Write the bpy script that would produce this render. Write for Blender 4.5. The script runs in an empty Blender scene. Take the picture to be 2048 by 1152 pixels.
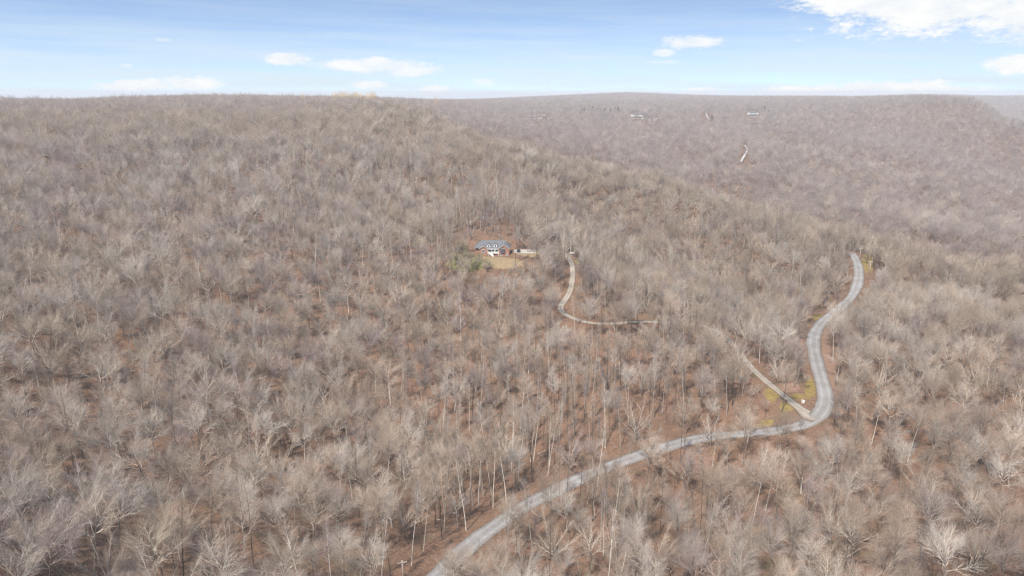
import bpy, bmesh, math, random, time
import numpy as np
from mathutils import Vector, Matrix
T0 = time.time()
S = bpy.context.scene
R = math.radians
# ------------------------------------------------------------------ camera
cam_data = bpy.data.cameras.new('camera'); cam = bpy.data.objects.new('camera', cam_data)
S.collection.objects.link(cam); S.camera = cam
cam_data.sensor_width = 36.0; cam_data.lens = 36.0 * 1462.0 / 2048.0
cam_data.clip_start = 1.0; cam_data.clip_end = 40000.0
cam.location = (0, 0, 140)
cam.rotation_euler = (R(90) - math.atan((576 - 184) / 1462.0), 0, 0)
# ------------------------------------------------------------------ light, exposure
SUN_EL, SUN_AZ = R(54), R(-152)          # azimuth measured from +y (view direction) towards +x: sun behind the left shoulder
S.view_settings.view_transform = 'Standard'; S.view_settings.look = 'None'
S.view_settings.exposure = 0.58; S.view_settings.gamma = 1.0; S.view_settings.use_curve_mapping = False
sun_d = bpy.data.lights.new('sun', 'SUN'); sun_d.energy = 4.8; sun_d.angle = R(0.6); sun_d.color = (1.0, 0.94, 0.85)
sun = bpy.data.objects.new('sun', sun_d); S.collection.objects.link(sun)
sv = Vector((math.sin(SUN_AZ) * math.cos(SUN_EL), math.cos(SUN_AZ) * math.cos(SUN_EL), math.sin(SUN_EL)))
sun.rotation_euler = sv.to_track_quat('Z', 'Y').to_euler(); sun.location = sv * 500
SKY_STRENGTH = 0.15
HAZE_DENSITY = 0.000125
S.cycles.max_bounces = 5; S.cycles.diffuse_bounces = 2; S.cycles.glossy_bounces = 1
S.cycles.transmission_bounces = 2; S.cycles.volume_bounces = 0; S.cycles.transparent_max_bounces = 4
S.cycles.caustics_reflective = False; S.cycles.caustics_refractive = False
S.cycles.use_denoising = True; S.cycles.denoiser = 'OPENIMAGEDENOISE'; S.cycles.denoising_input_passes = 'RGB_ALBEDO_NORMAL'; S.cycles.denoising_prefilter = 'NONE'
S.cycles.pixel_filter_type = 'BLACKMAN_HARRIS'; S.cycles.filter_width = 1.35
S.cycles.use_adaptive_sampling = True; S.cycles.adaptive_threshold = 0.01; S.cycles.adaptive_min_samples = 32


# ------------------------------------------------------------------ camera model (reference frame 2048 x 1152)
FPX = 1462.0                       # focal length in pixels of the 2048 wide frame
PITCH = math.atan((576 - 184) / FPX)
CAM = np.array([0.0, 0.0, 140.0])
CP, SP = math.cos(PITCH), math.sin(PITCH)
def ray(px, py):
    px = np.asarray(px, float); py = np.asarray(py, float)
    u = (px - 1024) / FPX; v = (576 - py) / FPX
    d = np.stack([u, CP + v * SP, -SP + v * CP], -1)
    return d / np.linalg.norm(d[..., :2], axis=-1, keepdims=True)      # unit horizontal length
def project(P):
    P = np.asarray(P, float) - CAM
    f = P[..., 1] * CP - P[..., 2] * SP
    up = P[..., 1] * SP + P[..., 2] * CP
    return 1024 + FPX * P[..., 0] / f, 576 - FPX * up / f, f
# ------------------------------------------------------------------ surveyed points of the terrain: sight line (px, py), horizontal distance, g = bare ground / c = tree tops
SURVEY = """
-300 1150 165 g;0 1150 165 g;300 1150 170 g;600 1150 174 g;870 1150 176 g;1200 1150 180 g;1600 1150 186 g;2048 1150 192 g;2300 1150 195 g
0 980 218 g;300 980 225 g;600 980 232 g;900 980 236 g;1400 1000 240 g;1800 1000 245 g
0 820 275 g;300 820 285 g;600 820 298 g
-200 700 315 g;0 700 318 g;300 700 330 g;600 700 345 g;900 700 352 g
1280 905 254 g;1620 835 290 g;1630 700 368 g;1715 545 545 g;1900 800 315 g;2048 700 385 g;1900 650 430 g;2300 700 395 g
1510 740 328 g;1400 643 393 g;1120 625 384 g;1146 550 428 g;985 514 437 g;1060 506 443 g;900 530 428 g
0 500 400 c;200 500 400 c;400 500 405 c;600 500 412 c;0 380 500 c;300 380 510 c;600 380 530 c
930 440 520 g;900 400 560 c;900 330 640 c;700 300 660 c;300 300 640 c;0 300 620 c;-300 300 600 c
-300 230 800 c;0 230 810 c;300 225 830 c;600 225 840 c;840 240 830 c;0 200 1200 c;300 197 1250 c;600 197 1250 c;780 202 1250 c
-400 195 1200 c;300 188 1900 c;450 187 2000 c;130 196 1800 c;0 193 1900 c;640 190 2000 c;830 197 2000 c
870 212 930 c;960 262 830 c;1060 290 800 c;1200 312 780 c;1300 335 750 c;1400 370 730 c;1500 397 700 c;1600 420 680 c;1700 447 660 c;1850 468 640 c;2048 495 610 c;2300 530 580 c
1200 450 560 c;1400 480 540 c;1500 550 480 c;1300 400 640 c;1200 380 670 c;1850 560 520 c;2048 580 500 c
1080 268 1300 c;1000 240 1400 c;1150 292 1130 c;1220 312 1100 c;1300 322 1100 c;1300 295 1280 c;1400 352 980 c;1400 320 1180 c;1300 265 1500 c;1150 250 1500 c;1300 240 1750 c;1000 234 1700 c;1500 238 1900 c;1600 240 1950 c
1100 215 2200 c;1300 215 2200 c;1500 212 2300 c;1000 197 3500 c;900 197 3300 c;1300 193 4000 c;1600 191 3500 c
1500 262 1500 c;1652 297 1400 c;1773 330 1300 c;1880 354 1200 c;1956 388 1120 c;2048 431 1030 c;2200 480 930 c
1580 300 1200 c;1652 322 1180 c;1773 358 1120 c;1880 385 1020 c;1956 415 960 c;2048 448 900 c;1452 290 1150 c
1500 330 1000 c;1652 370 930 c;1800 415 830 c;1956 450 790 c;2048 465 780 c;1600 395 770 c;1850 450 720 c
1700 300 1650 c;1800 330 1600 c;1956 370 1550 c;2048 410 1500 c;2300 420 1450 c
1700 262 1950 c;1800 270 1950 c;1956 290 1950 c;2048 310 1900 c;2300 330 1850 c
1750 225 2300 c;1900 225 2300 c;2000 232 2150 c;2048 246 2050 c;2300 300 1950 c
1700 192 3000 c;1900 190 2700 c;1960 193 2500 c;2048 262 2400 c
""".strip().replace('\n', ';').split(';')
DROPS = [(960,262,1010,45),(1060,290,960,55),(1200,312,930,62),(1300,335,900,60),(1400,370,850,45),(1500,397,770,18),(1700,447,720,16),(1850,468,700,18),(2048,495,670,22),
         (1652,297,1520,60),(1773,330,1440,70),(1880,354,1350,75),(1956,388,1290,75),(2048,431,1200,75),(2200,480,1100,75),
         (2048,300,3300,160),(1990,225,3300,120),(2300,300,3300,150)]
TREE_H = 22.0
def _ctl():
    X, Z = [], []
    def add(az, d, z): X.append((az, d)); Z.append(z)
    for s in SURVEY:
        a, b, d, k = s.split(); a = float(a); b = float(b); d = float(d)
        r = ray(a, b); az = math.atan2(r[0], r[1])
        add(az, d, CAM[2] + r[2] * d - (TREE_H if k == 'c' else 0))
    for a, b, d, dz in DROPS:
        r = ray(a, b); az = math.atan2(r[0], r[1]); add(az, d, CAM[2] + r[2] * d - TREE_H - dz)
    for azd in (-85, -55, -30, 0, 30, 55, 85):
        az = math.radians(azd)
        add(az, 70, 8 + (6 if azd < 0 else 0)); add(az, 30, 8)
        add(az, 12000, -120 if azd < 0 else -80)
        if azd in (-85, -55): add(az, 400, 40); add(az, 1000, 100)
        if azd in (55, 85): add(az, 400, 5); add(az, 1000, -40)
        if azd not in (0,): add(az, 6000, 105 if azd > 0 else 50)
    # a broad far hill and the far blue ridge on the right
    for px, py, d in ((1255, 182.3, 5600), (1180, 186, 5600), (1330, 185.5, 5600), (1060, 192, 6000), (1430, 191, 6000), (1700, 191, 5500), (1900, 190, 5500), (0, 207, 5500), (200, 208, 5500), (400, 206, 5500), (800, 203, 5000), (1980, 189, 6500), (2048, 188, 6500), (600, 204, 5000), (900, 200, 6000)):
        r = ray(px, py); add(math.atan2(r[0], r[1]), d, CAM[2] + r[2] * d - 26)
    return np.array(X), np.array(Z)
KA, KD = 2.4, 1.0
def _feat(az, d): return np.stack([az * KA, np.log(d) * KD], -1)
def _phi(r2): return 0.5 * r2 * np.log(r2 + 1e-12)
_X, _Z = _ctl(); _C = _feat(_X[:, 0], _X[:, 1])
def _solve():
    n = len(_C); r2 = ((_C[:, None] - _C[None]) ** 2).sum(-1)
    A = np.zeros((n + 3, n + 3)); A[:n, :n] = _phi(r2) + np.eye(n) * 0.0006
    P = np.c_[np.ones(n), _C]; A[:n, n:] = P; A[n:, :n] = P.T
    return np.linalg.solve(A, np.r_[_Z, 0, 0, 0])
_W = _solve()
def base_z(x, y):
    x = np.asarray(x, float); y = np.asarray(y, float); sh = x.shape
    x = x.ravel(); y = y.ravel(); out = np.empty(len(x))
    for i in range(0, len(x), 60000):
        xs, ys = x[i:i+60000], y[i:i+60000]
        d = np.maximum(np.hypot(xs, ys), 30.0); az = np.clip(np.arctan2(xs, ys), -1.5, 1.5)
        F = _feat(az, d)
        r2 = (F ** 2).sum(1)[:, None] + (_C ** 2).sum(1)[None] - 2 * F @ _C.T
        out[i:i+60000] = _phi(np.maximum(r2, 0)) @ _W[:len(_C)] + _W[-3] + F @ _W[-2:]
    return out.reshape(sh)
def _hash(i, j, s):
    h = (i * 374761393 + j * 668265263 + s * 974634777) & 0xffffffff
    h = ((h ^ (h >> 13)) * 1274126177) & 0xffffffff
    return ((h ^ (h >> 16)) & 0xffff) / 65535.0
def vnoise(x, y, s=0):
    xi = np.floor(x).astype(np.int64); yi = np.floor(y).astype(np.int64); fx = x - xi; fy = y - yi
    fx = fx * fx * (3 - 2 * fx); fy = fy * fy * (3 - 2 * fy)
    a = _hash(xi, yi, s); b = _hash(xi + 1, yi, s); c = _hash(xi, yi + 1, s); d = _hash(xi + 1, yi + 1, s)
    return (a + (b - a) * fx) * (1 - fy) + (c + (d - c) * fx) * fy
def fbm(x, y, s=0, o=3):
    t = 0; a = 1; n = 0
    for k in range(o): t = t + a * vnoise(x * 2 ** k + 17.3 * k, y * 2 ** k - 9.1 * k, s + k); n += a; a *= .5
    return t / n
def ground0(x, y):
    d = np.hypot(x, y)
    amp = np.clip((d - 100) / 300, 0.25, 1.0) * 5 * (1 - 0.45 * np.clip((d - 500) / 300, 0, 1))
    g = np.abs(fbm(x / 150, y / 150, 5, 3) - 0.5) * 2            # ravines
    return base_z(x, y) + amp * (g - 0.27) * 1.1 + (fbm(x / 28, y / 28, 9, 2) - .5) * 2.0
def hit(px, py, lift=0.0, fn=None):
    fn = fn or ground0
    r = ray(px, py); ds = np.geomspace(60, 9000, 2500)
    P = r[None] * ds[:, None] + CAM
    below = P[:, 2] < fn(P[:, 0], P[:, 1]) + lift
    if not below.any(): return None
    i = int(np.argmax(below)); i0 = max(i - 1, 0)
    ds2 = np.linspace(ds[i0], ds[i], 40); P = r[None] * ds2[:, None] + CAM
    b = P[:, 2] < fn(P[:, 0], P[:, 1]) + lift
    return P[int(np.argmax(b))]
# ------------------------------------------------------------------ small node helper
class NT:
    def __init__(s, tree): s.t = tree; s.n = tree.nodes; s.l = tree.links
    def new(s, typ, **kw):
        n = s.n.new(typ)
        for k, v in kw.items(): setattr(n, k, v)
        return n
    def put(s, sock, v):
        if hasattr(v, 'is_linked') or isinstance(v, bpy.types.NodeSocket): s.l.new(v, sock)
        else: sock.default_value = v
    def math(s, op, a, b=None, c=None, clamp=False):
        n = s.new('ShaderNodeMath', operation=op); n.use_clamp = clamp
        for i, v in enumerate((a, b, c)):
            if v is not None: s.put(n.inputs[i], v)
        return n.outputs[0]
    def mix(s, f, a, b, mode='MIX'):
        n = s.new('ShaderNodeMix', data_type='RGBA', blend_type=mode)
        s.put(n.inputs[0], f)
        for i, v in ((6, a), (7, b)):
            s.put(n.inputs[i], (*v, 1) if isinstance(v, tuple) and len(v) == 3 else v)
        return n.outputs[2]
    def ramp(s, f, stops, interp='LINEAR'):
        n = s.new('ShaderNodeValToRGB'); r = n.color_ramp; r.interpolation = interp
        while len(r.elements) > 1: r.elements.remove(r.elements[-1])
        r.elements[0].position = stops[0][0]; r.elements[0].color = (*stops[0][1], 1)
        for p, c in stops[1:]:
            e = r.elements.new(p); e.color = (*c, 1)
        s.put(n.inputs[0], f); return n.outputs[0]
    def noise(s, vec, scale, detail=3, rough=.55, out=0):
        n = s.new('ShaderNodeTexNoise'); n.inputs['Scale'].default_value = scale
        n.inputs['Detail'].default_value = detail; n.inputs['Roughness'].default_value = rough
        if vec is not None: s.l.new(vec, n.inputs['Vector'])
        return n.outputs[out]
    def maprange(s, v, a, b, c=0, d=1, smooth=False):
        n = s.new('ShaderNodeMapRange'); n.interpolation_type = 'SMOOTHSTEP' if smooth else 'LINEAR'
        for i, x in enumerate((v, a, b, c, d)): s.put(n.inputs[i], x)
        return n.outputs[0]

# ------------------------------------------------------------------ sky (Nishita) with clouds
world = bpy.data.worlds.new('World'); S.world = world; world.use_nodes = True
w = NT(world.node_tree); w.n.clear()
tc = w.new('ShaderNodeTexCoord'); gen = tc.outputs['Generated']
sep = w.new('ShaderNodeSeparateXYZ'); w.l.new(gen, sep.inputs[0])
X_, Y_, Z_ = sep.outputs
zlift = w.math('ADD', w.math('MULTIPLY', w.math('MAXIMUM', Z_, 0.0), 2.6), 0.10)
cmb = w.new('ShaderNodeCombineXYZ'); w.put(cmb.inputs[0], X_); w.put(cmb.inputs[1], Y_); w.put(cmb.inputs[2], zlift)
sky = w.new('ShaderNodeTexSky', sky_type='NISHITA'); sky.sun_disc = False
sky.sun_elevation = SUN_EL; sky.sun_rotation = SUN_AZ; sky.altitude = 500; sky.air_density = 1.0; sky.dust_density = 1.2; sky.ozone_density = 1.6
w.l.new(cmb.outputs[0], sky.inputs[0])
az = w.math('MULTIPLY', w.math('ARCTAN2', X_, Y_), 180 / math.pi)
el = w.math('MULTIPLY', w.math('ARCSINE', Z_), 180 / math.pi)
cv = w.new('ShaderNodeCombineXYZ'); w.put(cv.inputs[0], az); w.put(cv.inputs[1], w.math('MULTIPLY', el, 2.2)); 
cvec = cv.outputs[0]
n1 = w.noise(cvec, 0.42, 7, .66)
n2 = w.noise(cvec, 2.2, 4, .65)
nn = w.math('ADD', w.math('MULTIPLY', w.math('SUBTRACT', n1, .5), 1.9), w.math('MULTIPLY', w.math('SUBTRACT', n2, .5), .8))
# clouds: centre px, py, half width px, half height px, softness
CLOUDS = [(1890, 5, 240, 66, 1.0), (1760, 0, 165, 36, 1.0), (2075, 20, 130, 60, 1), (2040, 128, 62, 24, 1.0), (1385, 84, 62, 15, .9), (1325, 107, 26, 8, .7),
          (740, 130, 112, 16, .9), (820, 143, 60, 12, .8), (572, 117, 50, 13, .9), (385, 166, 62, 15, 1.0), (270, 171, 92, 13, 1.0), (1770, 178, 180, 17, 1.0), (1620, 182, 110, 12, 1.0),
          (1860, 180, 90, 12, 1.0), (740, 170, 40, 9, .8), (868, 180, 34, 10, .8), (1410, 182, 48, 8, .9), (1330, 124, 40, 4, .4), (252, 131, 12, 3.5, .5), (327, 80, 14, 4, .35), (1180, 190, 200, 9, .5), (970, 164, 26, 7, .5)]
acc = None
for cx, cy, hw, hh, soft in CLOUDS:
    r0 = ray(cx, cy); a0 = math.degrees(math.atan2(r0[0], r0[1])); e0 = math.degrees(math.atan(r0[2]))
    k = math.degrees(1 / FPX) * math.cos(math.radians(a0))
    dx = w.math('MULTIPLY', w.math('SUBTRACT', az, a0), 1 / (hw * k)); dy = w.math('MULTIPLY', w.math('SUBTRACT', el, e0), 1 / (hh * k))
    q = w.math('ADD', w.math('MULTIPLY', dx, dx), w.math('MULTIPLY', dy, dy))
    v = w.math('SUBTRACT', 1.0, w.math('SQRT', q))
    v = w.math('ADD', v, w.math('MULTIPLY', nn, 1.15 if hw > 150 else 0.85))
    v = w.maprange(v, -0.10, 0.50, 0, soft, True)
    acc = v if acc is None else w.math('MAXIMUM', acc, v)
# the same scattered fair weather clouds go on over the rest of the sky
vs = w.new('ShaderNodeVectorMath', operation='MULTIPLY'); w.l.new(gen, vs.inputs[0]); vs.inputs[1].default_value = (1, 1, 2.2)
nf = w.noise(vs.outputs[0], 3.2, 6, .6)
far = w.math('MULTIPLY', w.maprange(nf, .56, .66, 0, 1, True), w.maprange(el, 7.5, 13, 0, 1, True))
acc = w.math('MAXIMUM', acc, far)
# thin high veil, denser towards the horizon
cs = w.new('ShaderNodeCombineXYZ'); w.put(cs.inputs[0], w.math('MULTIPLY', az, .05)); w.put(cs.inputs[1], w.math('ADD', w.math('MULTIPLY', el, .9), w.math('MULTIPLY', az, .02)))
nv = w.noise(cs.outputs[0], 1.2, 4, .6)
veil = w.math('MULTIPLY', w.maprange(el, 6.5, 0.0, 0.22, 0.80, True), w.maprange(nv, .3, .68, .55, 1.25, True), clamp=True)
bg1 = w.new('ShaderNodeBackground'); w.l.new(sky.outputs[0], bg1.inputs[0]); bg1.inputs[1].default_value = SKY_STRENGTH
bg2 = w.new('ShaderNodeBackground')
shade = w.mix(w.maprange(n1, .3, .62, 0, 1), (0.80, 0.86, 0.92), (0.98, 0.98, 0.97))
w.l.new(shade, bg2.inputs[0]); bg2.inputs[1].default_value = 0.69
bg3 = w.new('ShaderNodeBackground'); bg3.inputs[0].default_value = (0.80, 0.92, 1.0, 1); bg3.inputs[1].default_value = 0.62
m1 = w.new('ShaderNodeMixShader'); w.l.new(veil, m1.inputs[0]); w.l.new(bg1.outputs[0], m1.inputs[1]); w.l.new(bg3.outputs[0], m1.inputs[2])
m2 = w.new('ShaderNodeMixShader'); w.l.new(acc, m2.inputs[0]); w.l.new(m1.outputs[0], m2.inputs[1]); w.l.new(bg2.outputs[0], m2.inputs[2])
wo = w.new('ShaderNodeOutputWorld'); w.l.new(m2.outputs[0], wo.inputs[0])
world.cycles.sampling_method = 'MANUAL'; world.cycles.sample_map_resolution = 1024

# ------------------------------------------------------------------ materials
def mat(name):
    m = bpy.data.materials.new(name); m.use_nodes = True; m.node_tree.nodes.clear()
    t = NT(m.node_tree); b = t.new('ShaderNodeBsdfPrincipled'); o = t.new('ShaderNodeOutputMaterial')
    t.l.new(b.outputs[0], o.inputs[0]); b.inputs['Roughness'].default_value = .9
    b.inputs['Specular IOR Level'].default_value = .15
    return m, t, b
def flat(name, col, rough=.8, var=.25, scale=3.0, spec=.2):
    m, t, b = mat(name)
    tcn = t.new('ShaderNodeTexCoord')
    n = t.noise(tcn.outputs['Object'], scale, 4, .6)
    lo = tuple(c * (1 - var) for c in col); hi = tuple(min(1, c * (1 + var)) for c in col)
    t.put(b.inputs['Base Color'], t.mix(t.maprange(n, .3, .7), lo, hi))
    b.inputs['Roughness'].default_value = rough; b.inputs['Specular IOR Level'].default_value = spec
    return m
def wood(name, stops, darks=.35, fine=2.0):
    """bark / twig: hue picked per tree and drifting over the hillside"""
    m, t, b = mat(name)
    oi = t.new('ShaderNodeObjectInfo')
    vm = t.new('ShaderNodeVectorMath', operation='MULTIPLY'); t.l.new(oi.outputs['Location'], vm.inputs[0]); vm.inputs[1].default_value = (1, 1, 0)
    nz = t.noise(vm.outputs[0], .011, 3, .6)
    f = t.math('ADD', t.math('MULTIPLY', oi.outputs['Random'], .62), t.math('MULTIPLY', t.maprange(nz, .3, .7), .38))
    c = t.ramp(f, stops)
    g = t.new('ShaderNodeNewGeometry'); 
    n = t.noise(g.outputs['Position'], fine, 3, .7)
    c2 = t.mix(t.maprange(n, .35, .65), c, t.mix(1.0, c, (1 - darks, 1 - darks, 1 - darks * 1.05), 'MULTIPLY'))
    val = t.maprange(t.math('FRACT', t.math('MULTIPLY', oi.outputs['Random'], 7.31)), 0, 1, .66, 1.16)
    hsv = t.new('ShaderNodeHueSaturation'); t.put(hsv.inputs['Color'], c2); t.put(hsv.inputs['Value'], val)
    t.put(b.inputs['Base Color'], hsv.outputs[0])
    return m
def k(c, s): return tuple(x * s for x in c)
TW = 1.0
M = {}
M['twig'] = wood('tan_twig_bark', [(0, (0.330, 0.248, 0.186)), (.25, (0.482, 0.380, 0.300)), (.5, (0.400, 0.308, 0.241)), (.75, (0.520, 0.424, 0.344)), (1, (0.342, 0.259, 0.200))], .22)
M['twig_grey'] = wood('grey_twig_bark', [(0, (0.384, 0.328, 0.281)), (.3, (0.523, 0.457, 0.405)), (.6, (0.446, 0.383, 0.334)), (.85, (0.576, 0.518, 0.465)), (1, (0.395, 0.335, 0.287))], .22)
M['twig_lilac'] = wood('lilac_twig_bark', [(0, (0.322, 0.255, 0.236)), (.3, (0.377, 0.309, 0.287)), (.6, (0.345, 0.276, 0.256)), (.85, (0.400, 0.331, 0.308)), (1, (0.312, 0.249, 0.227))], .18)  # a bark tone; on far slopes it also paints in distance haze
M['twig_olive'] = wood('olive_twig_bark', [(0, (0.299, 0.235, 0.175)), (.4, (0.419, 0.338, 0.262)), (.7, (0.353, 0.281, 0.213)), (1, (0.443, 0.364, 0.287))], .22)
M['limb'] = wood('limb_bark', [(0, (0.444, 0.381, 0.321)), (.3, (0.582, 0.514, 0.449)), (.6, (0.514, 0.449, 0.390)), (1, (0.652, 0.588, 0.523))], .25, 1.2)
M['limb_lilac'] = wood('hazy_limb_bark', [(0, (0.346, 0.281, 0.259)), (.5, (0.400, 0.338, 0.309)), (1, (0.364, 0.300, 0.277))], .25, 1.2)  # limb colour carries the lilac cast of haze for distant trees
M['trunk'] = wood('trunk_bark', [(0, (.12, .10, .082)), (.4, (.21, .175, .145)), (.8, (.36, .31, .265)), (1, (.16, .135, .112))], .45, 1.0)
M['trunk_pale'] = wood('pale_trunk_bark', [(0, (.56, .50, .44)), (.5, (.72, .66, .59)), (1, (.50, .44, .38))], .4, .6)
M['trunk_dark'] = wood('dark_trunk_bark', [(0, (.08, .066, .055)), (1, (.13, .11, .092))], .4, 1.0)
M['limb_dark'] = wood('dark_limb_bark', [(0, (.34, .28, .235)), (1, (.46, .39, .335))], .3, 1.0)
M['gold_twig'] = wood('sunlit_gold_twig', [(0, (.66, .46, .20)), (1, (.78, .58, .30))], .2)  # gold stands in for sunlight on the skyline trees
M['bud_leaf'] = wood('budding_leaf', [(0, (.26, .24, .12)), (1, (.36, .32, .17))], .3, .5)
M['needle'] = wood('needle_foliage', [(0, (.13, .135, .075)), (1, (.20, .185, .10))], .4, .5)

# ground
m, t, b = mat('leaf_litter'); M['ground'] = m
g = t.new('ShaderNodeNewGeometry'); P_ = g.outputs['Position']
a1 = t.noise(P_, .018, 4, .6); a2 = t.noise(P_, .12, 4, .65); a3 = t.noise(P_, .9, 4, .7); a4 = t.noise(P_, 3.5, 2, .7)
base = t.ramp(t.math('ADD', t.math('MULTIPLY', a1, .55), t.math('MULTIPLY', a2, .45)),
              [(.30, (.085, .056, .037)), (.42, (.145, .086, .055)), (.52, (.22, .125, .082)), (.62, (.16, .102, .068)), (.72, (.27, .155, .10))])
base = t.mix(t.maprange(a3, .36, .66, 0, .75), base, (.075, .050, .033))
base = t.mix(t.maprange(a4, .52, .72, 0, .55), base, (.29, .20, .14))
moss = t.math('MULTIPLY', t.maprange(a2, .55, .68, 0, .45), t.maprange(a1, .5, .6))
base = t.mix(moss, base, (.13, .115, .045))
def att(nm):
    a = t.new('ShaderNodeAttribute'); a.attribute_name = nm; return a.outputs['Fac']
rag = t.math('MULTIPLY', t.math('SUBTRACT', t.noise(P_, .35, 4, .7), .5), 1.4)
def patch(nm, c1, c2):
    global base
    f = t.maprange(t.math('ADD', att(nm), rag), .40, .62, 0, 1, True)
    f = t.math('MULTIPLY', f, t.maprange(att(nm), .02, .12))
    base = t.mix(f, base, t.mix(t.maprange(t.noise(P_, .5, 4, .7), .35, .65), c1, c2))
patch('lawn_green', (.17, .165, .06), (.21, .18, .085))
patch('dry_grass', (.27, .205, .12), (.20, .148, .088))
patch('yellow_grass', (.25, .18, .055), (.16, .115, .05))
patch('bare_bank', (.25, .155, .11), (.19, .12, .085))
patch('gravel_pad', (.42, .39, .35), (.33, .30, .27))
t.put(b.inputs['Base Color'], base)
bm_ = t.new('ShaderNodeBump'); bm_.inputs['Strength'].default_value = .8; bm_.inputs['Distance'].default_value = .5
t.l.new(a3, bm_.inputs['Height']); t.l.new(bm_.outputs[0], b.inputs['Normal'])

def road_mat(name, c_track, c_mid, c_edge):
    m, t, b = mat(name)
    uv = t.new('ShaderNodeUVMap'); uv.uv_map = 'UVMap'
    s = t.new('ShaderNodeSeparateXYZ'); t.l.new(uv.outputs[0], s.inputs[0])
    g = t.new('ShaderNodeNewGeometry')
    wob = t.math('MULTIPLY', t.math('SUBTRACT', t.noise(g.outputs['Position'], .25, 3), .5), .10)
    u = t.math('ABSOLUTE', t.math('SUBTRACT', t.math('ADD', s.outputs[0], wob), .5))
    tr = t.math('SUBTRACT', 1.0, t.math('MULTIPLY', t.math('ABSOLUTE', t.math('SUBTRACT', u, .2)), 9.0), clamp=True)
    n = t.noise(g.outputs['Position'], 1.1, 5, .7); n2 = t.noise(g.outputs['Position'], .12, 3)
    c = t.mix(tr, c_mid, c_track)
    c = t.mix(t.maprange(t.math('ADD', u, t.math('MULTIPLY', n, .16)), .46, .56), c, c_edge)
    c = t.mix(t.maprange(n, .3, .7, 0, .75), c, t.mix(1.0, c, (.60, .585, .57), 'MULTIPLY'))
    c = t.mix(t.maprange(n2, .4, .6, 0, .6), c, t.mix(1.0, c, (.72, .68, .64), 'MULTIPLY'))
    t.put(b.inputs['Base Color'], c); return m
M['road'] = road_mat('worn_chip_seal', (.36, .35, .345), (.285, .275, .27), (.19, .145, .11))
M['drive'] = road_mat('driveway_gravel', (.42, .38, .335), (.33, .29, .245), (.19, .14, .10))
M['far_road'] = flat('pale_far_gravel', (.42, .40, .385))
M['brick'] = None
m, t, b = mat('red_brick'); M['brick'] = m
tcn = t.new('ShaderNodeTexCoord')
bt = t.new('ShaderNodeTexBrick'); bt.inputs['Scale'].default_value = 4.0
vm = t.new('ShaderNodeMapping'); vm.inputs['Rotation'].default_value = (R(90), 0, 0); t.l.new(tcn.outputs['Object'], vm.inputs[0]); t.l.new(vm.outputs[0], bt.inputs[0])
bt.inputs['Color1'].default_value = (.31, .14, .09, 1); bt.inputs['Color2'].default_value = (.25, .115, .08, 1); bt.inputs['Mortar'].default_value = (.42, .33, .27, 1)
t.l.new(bt.outputs[0], b.inputs['Base Color'])
M['shingle'] = flat('grey_shingles', (.125, .13, .14), .85, .3, 2.5)
M['white'] = flat('white_paint', (.80, .79, .76), .5, .06)
M['offwhite'] = flat('weathered_white_paint', (.58, .57, .55), .6, .12)
M['glass'] = flat('window_glass', (.05, .065, .085), .1, .3, 1.0, .7)
M['tan'] = flat('tan_siding', (.56, .48, .40), .7, .1)
M['stone'] = flat('dark_rock', (.16, .14, .125), .9, .45, 1.2)
M['pale_stone'] = flat('pale_sandstone', (.42, .385, .36), .9, .35, .6)
M['pole'] = flat('weathered_pole_wood', (.50, .43, .37), .85, .25)
M['metal'] = flat('galvanised_metal', (.55, .56, .57), .4, .1, 3, .5)
M['black'] = flat('black_car_paint', (.02, .02, .024), .25, .2, 2, .6)
M['rubber'] = flat('black_rubber', (.02, .02, .02), .8)
M['wall_grey'] = flat('grey_siding', (.45, .47, .48), .7, .1)
M['deadwood'] = flat('bleached_dead_wood', (.42, .36, .30), .85, .25)

# ------------------------------------------------------------------ object helpers
COL = S.collection
def mesh_np(name, V, F, mats=(), mi=None, smooth=False):
    """V (n,3); F list of index arrays, each (m,k) with its own k"""
    me = bpy.data.meshes.new(name); V = np.asarray(V, np.float32)
    me.vertices.add(len(V)); me.vertices.foreach_set('co', V.ravel())
    if not isinstance(F, list): F = [F]
    F = [np.asarray(f, np.int32) for f in F if len(f)]
    loops = np.concatenate([f.ravel() for f in F]); tot = np.concatenate([np.full(len(f), f.shape[1], np.int32) for f in F])
    st = np.concatenate([[0], np.cumsum(tot)[:-1]]).astype(np.int32)
    me.loops.add(len(loops)); me.loops.foreach_set('vertex_index', loops)
    me.polygons.add(len(tot)); me.polygons.foreach_set('loop_start', st)
    if mi is not None: me.polygons.foreach_set('material_index', np.asarray(mi, np.int32))
    me.polygons.foreach_set('use_smooth', np.full(len(tot), smooth))
    for x in mats: me.materials.append(x)
    me.update(calc_edges=True); me.validate(); return me
def link(name, me, parent=None, loc=None, col=None):
    o = bpy.data.objects.new(name, me); (col or COL).objects.link(o)
    if parent is not None: o.parent = parent
    if loc is not None: o.location = loc
    return o
def tag(o, label=None, cat=None, group=None, kind=None):
    if label: o['label'] = label
    if cat: o['category'] = cat
    if group: o['group'] = group
    if kind: o['kind'] = kind
    return o
def empty(name, loc, rz=0.0, label=None, cat=None, group=None):
    o = bpy.data.objects.new(name, None); COL.objects.link(o); o.location = loc; o.rotation_euler = (0, 0, rz)
    return tag(o, label, cat, group)
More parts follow.
